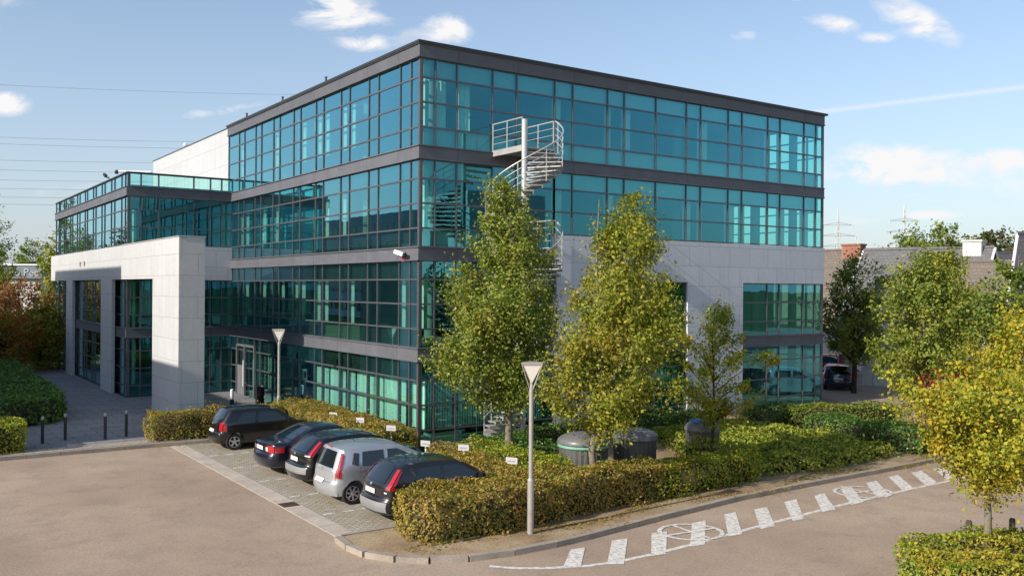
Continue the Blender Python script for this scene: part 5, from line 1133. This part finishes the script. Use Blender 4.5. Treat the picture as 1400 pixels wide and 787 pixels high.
# ------------------------------------------------------------------ sky, sun, camera
EL, AZ = R(28), R(183.9)      # direction towards the sun, from +x counter-clockwise
sd = Vector((math.cos(EL) * math.cos(AZ), math.cos(EL) * math.sin(AZ), math.sin(EL)))
w = bpy.data.worlds.new('World'); sc.world = w; w.use_nodes = True; nt = w.node_tree; nt.nodes.clear()
sky = N(nt, 'ShaderNodeTexSky'); sky.sky_type = 'NISHITA'; sky.sun_disc = False; sky.sun_elevation = EL
sky.sun_rotation = math.pi / 2 - AZ; sky.air_density = 1.0; sky.dust_density = 1.0; sky.ozone_density = 1.3; sky.altitude = 50
tc = N(nt, 'ShaderNodeTexCoord'); D = tc.outputs['Generated']
def dot(v):
    n = N(nt, 'ShaderNodeVectorMath', operation='DOT_PRODUCT'); L(nt, D, n.inputs[0]); n.inputs[1].default_value = v; return n.outputs['Value']
df = dot((CF.x, CF.y, 0.0)); fwd = math_(nt, 'MAXIMUM', df, 0.08); front = math_(nt, 'GREATER_THAN', df, 0.1)
uu = math_(nt, 'MULTIPLY', math_(nt, 'DIVIDE', dot((CR.x, CR.y, 0)), fwd), 1252.0)      # heading across the sky
vv = math_(nt, 'MULTIPLY', math_(nt, 'DIVIDE', dot((0, 0, 1)), fwd), 1252.0)            # height above the horizon
cmb = N(nt, 'ShaderNodeCombineXYZ'); L(nt, math_(nt, 'MULTIPLY', uu, 0.012), cmb.inputs[0]); L(nt, math_(nt, 'MULTIPLY', vv, 0.024), cmb.inputs[1])
n1 = noise(nt, cmb.outputs[0], 1.0, 7, 0.62); n1.inputs['Distortion'].default_value = 0.4
acc = None
for (px, py, a, bb, s, tilt) in [(445, 18, 62, 26, 1.0, 0.1), (492, 66, 34, 11, .8, 0), (612, 46, 32, 18, .9, .1), (12, 152, 30, 15, .9, 0), (1215, 225, 80, 24, 1.0, 0), (1210, 243, 78, 9, .8, 0), (1372, 219, 50, 14, 1.0, 0), (1255, 32, 58, 22, .85, .35), (1135, 34, 42, 14, .65, .2), (1020, 53, 24, 8, .7, 0), (1195, 55, 26, 8, .5, 0), (225, 0, 36, 8, .6, 0), (1270, 296, 44, 7, .55, 0), (1150, 305, 60, 9, .35, 0), (30, 8, 60, 14, .4, -.1), (1330, 255, 120, 28, .38, 0), (300, 160, 110, 9, .36, -.17), (120, 270, 130, 22, .28, 0), (1090, 0, 30, 6, .5, 0), (560, 60, 120, 30, 0.2, 0.2)]:
    du = math_(nt, 'SUBTRACT', uu, px - 700.0); dv = math_(nt, 'SUBTRACT', math_(nt, 'SUBTRACT', vv, 400.0 - py), math_(nt, 'MULTIPLY', du, -tilt))
    e = math_(nt, 'ADD', math_(nt, 'POWER', math_(nt, 'DIVIDE', du, a), 2.0), math_(nt, 'POWER', math_(nt, 'ABSOLUTE', math_(nt, 'DIVIDE', dv, bb)), 2.0))
    g = math_(nt, 'MULTIPLY', math_(nt, 'EXPONENT', math_(nt, 'MULTIPLY', e, -1.0)), s)
    acc = g if acc is None else math_(nt, 'ADD', acc, g)
dens = math_(nt, 'MULTIPLY', math_(nt, 'SUBTRACT', math_(nt, 'ADD', acc, math_(nt, 'MULTIPLY', math_(nt, 'SUBTRACT', n1.outputs[0], 0.5), math_(nt, 'MULTIPLY', acc, 4.6))), 0.22), 1.7, clamp=True)
# condensation trail
du = math_(nt, 'SUBTRACT', uu, 560.0); dv = math_(nt, 'SUBTRACT', vv, math_(nt, 'ADD', 262.0, math_(nt, 'MULTIPLY', du, 0.128)))
tr_ = math_(nt, 'MULTIPLY', math_(nt, 'EXPONENT', math_(nt, 'MULTIPLY', math_(nt, 'POWER', math_(nt, 'ABSOLUTE', math_(nt, 'DIVIDE', dv, 3.4)), 2.0), -1.0)), math_(nt, 'MULTIPLY', math_(nt, 'GREATER_THAN', uu, 380.0), 0.42))
dens = math_(nt, 'MULTIPLY', math_(nt, 'MAXIMUM', dens, tr_), front)
hz = math_(nt, 'MULTIPLY', math_(nt, 'EXPONENT', math_(nt, 'MULTIPLY', math_(nt, 'ABSOLUTE', dot((0, 0, 1))), -5.0)), 0.75)
SKYK = 0.103
m0 = mixc(nt, sky.outputs[0], (2.75, 3.1, 3.8), hz)
m1 = N(nt, 'ShaderNodeMix', data_type='RGBA'); L(nt, dens, m1.inputs[0]); L(nt, m0, m1.inputs[6]); m1.inputs[7].default_value = (5.2, 5.15, 5.2, 1)
bg = N(nt, 'ShaderNodeBackground'); L(nt, m1.outputs[2], bg.inputs[0]); bg.inputs[1].default_value = SKYK
ow = N(nt, 'ShaderNodeOutputWorld'); L(nt, bg.outputs[0], ow.inputs[0])
sl = bpy.data.lights.new('sun', 'SUN'); sl.energy = 3.2; sl.angle = R(0.55); sl.color = (1.0, 0.92, 0.81)
so = bpy.data.objects.new('sun', sl); COL.objects.link(so); so.rotation_euler = sd.to_track_quat('Z', 'Y').to_euler(); so.location = (-60, -5, 40)
cd = bpy.data.cameras.new('camera'); cd.sensor_width = 36; cd.sensor_fit = 'HORIZONTAL'; cd.lens = 36 * FPX / 1400; cd.clip_start = 0.1; cd.clip_end = 6000
co = bpy.data.objects.new('camera', cd); COL.objects.link(co)
co.matrix_world = Matrix(((CR.x, CU.x, -CF.x, CC.x), (CR.y, CU.y, -CF.y, CC.y), (CR.z, CU.z, -CF.z, CC.z), (0, 0, 0, 1)))
sc.camera = co
vs = sc.view_settings; vs.view_transform = 'Standard'; vs.look = 'None'; vs.exposure = 0.83; vs.gamma = 1.0; vs.use_curve_mapping = False
sc.render.engine = 'CYCLES'
cy = sc.cycles; cy.max_bounces = 10; cy.diffuse_bounces = 3; cy.glossy_bounces = 5; cy.transmission_bounces = 6; cy.transparent_max_bounces = 16
cy.caustics_reflective = False; cy.caustics_refractive = False; cy.use_denoising = True; cy.sample_clamp_indirect = 6.0
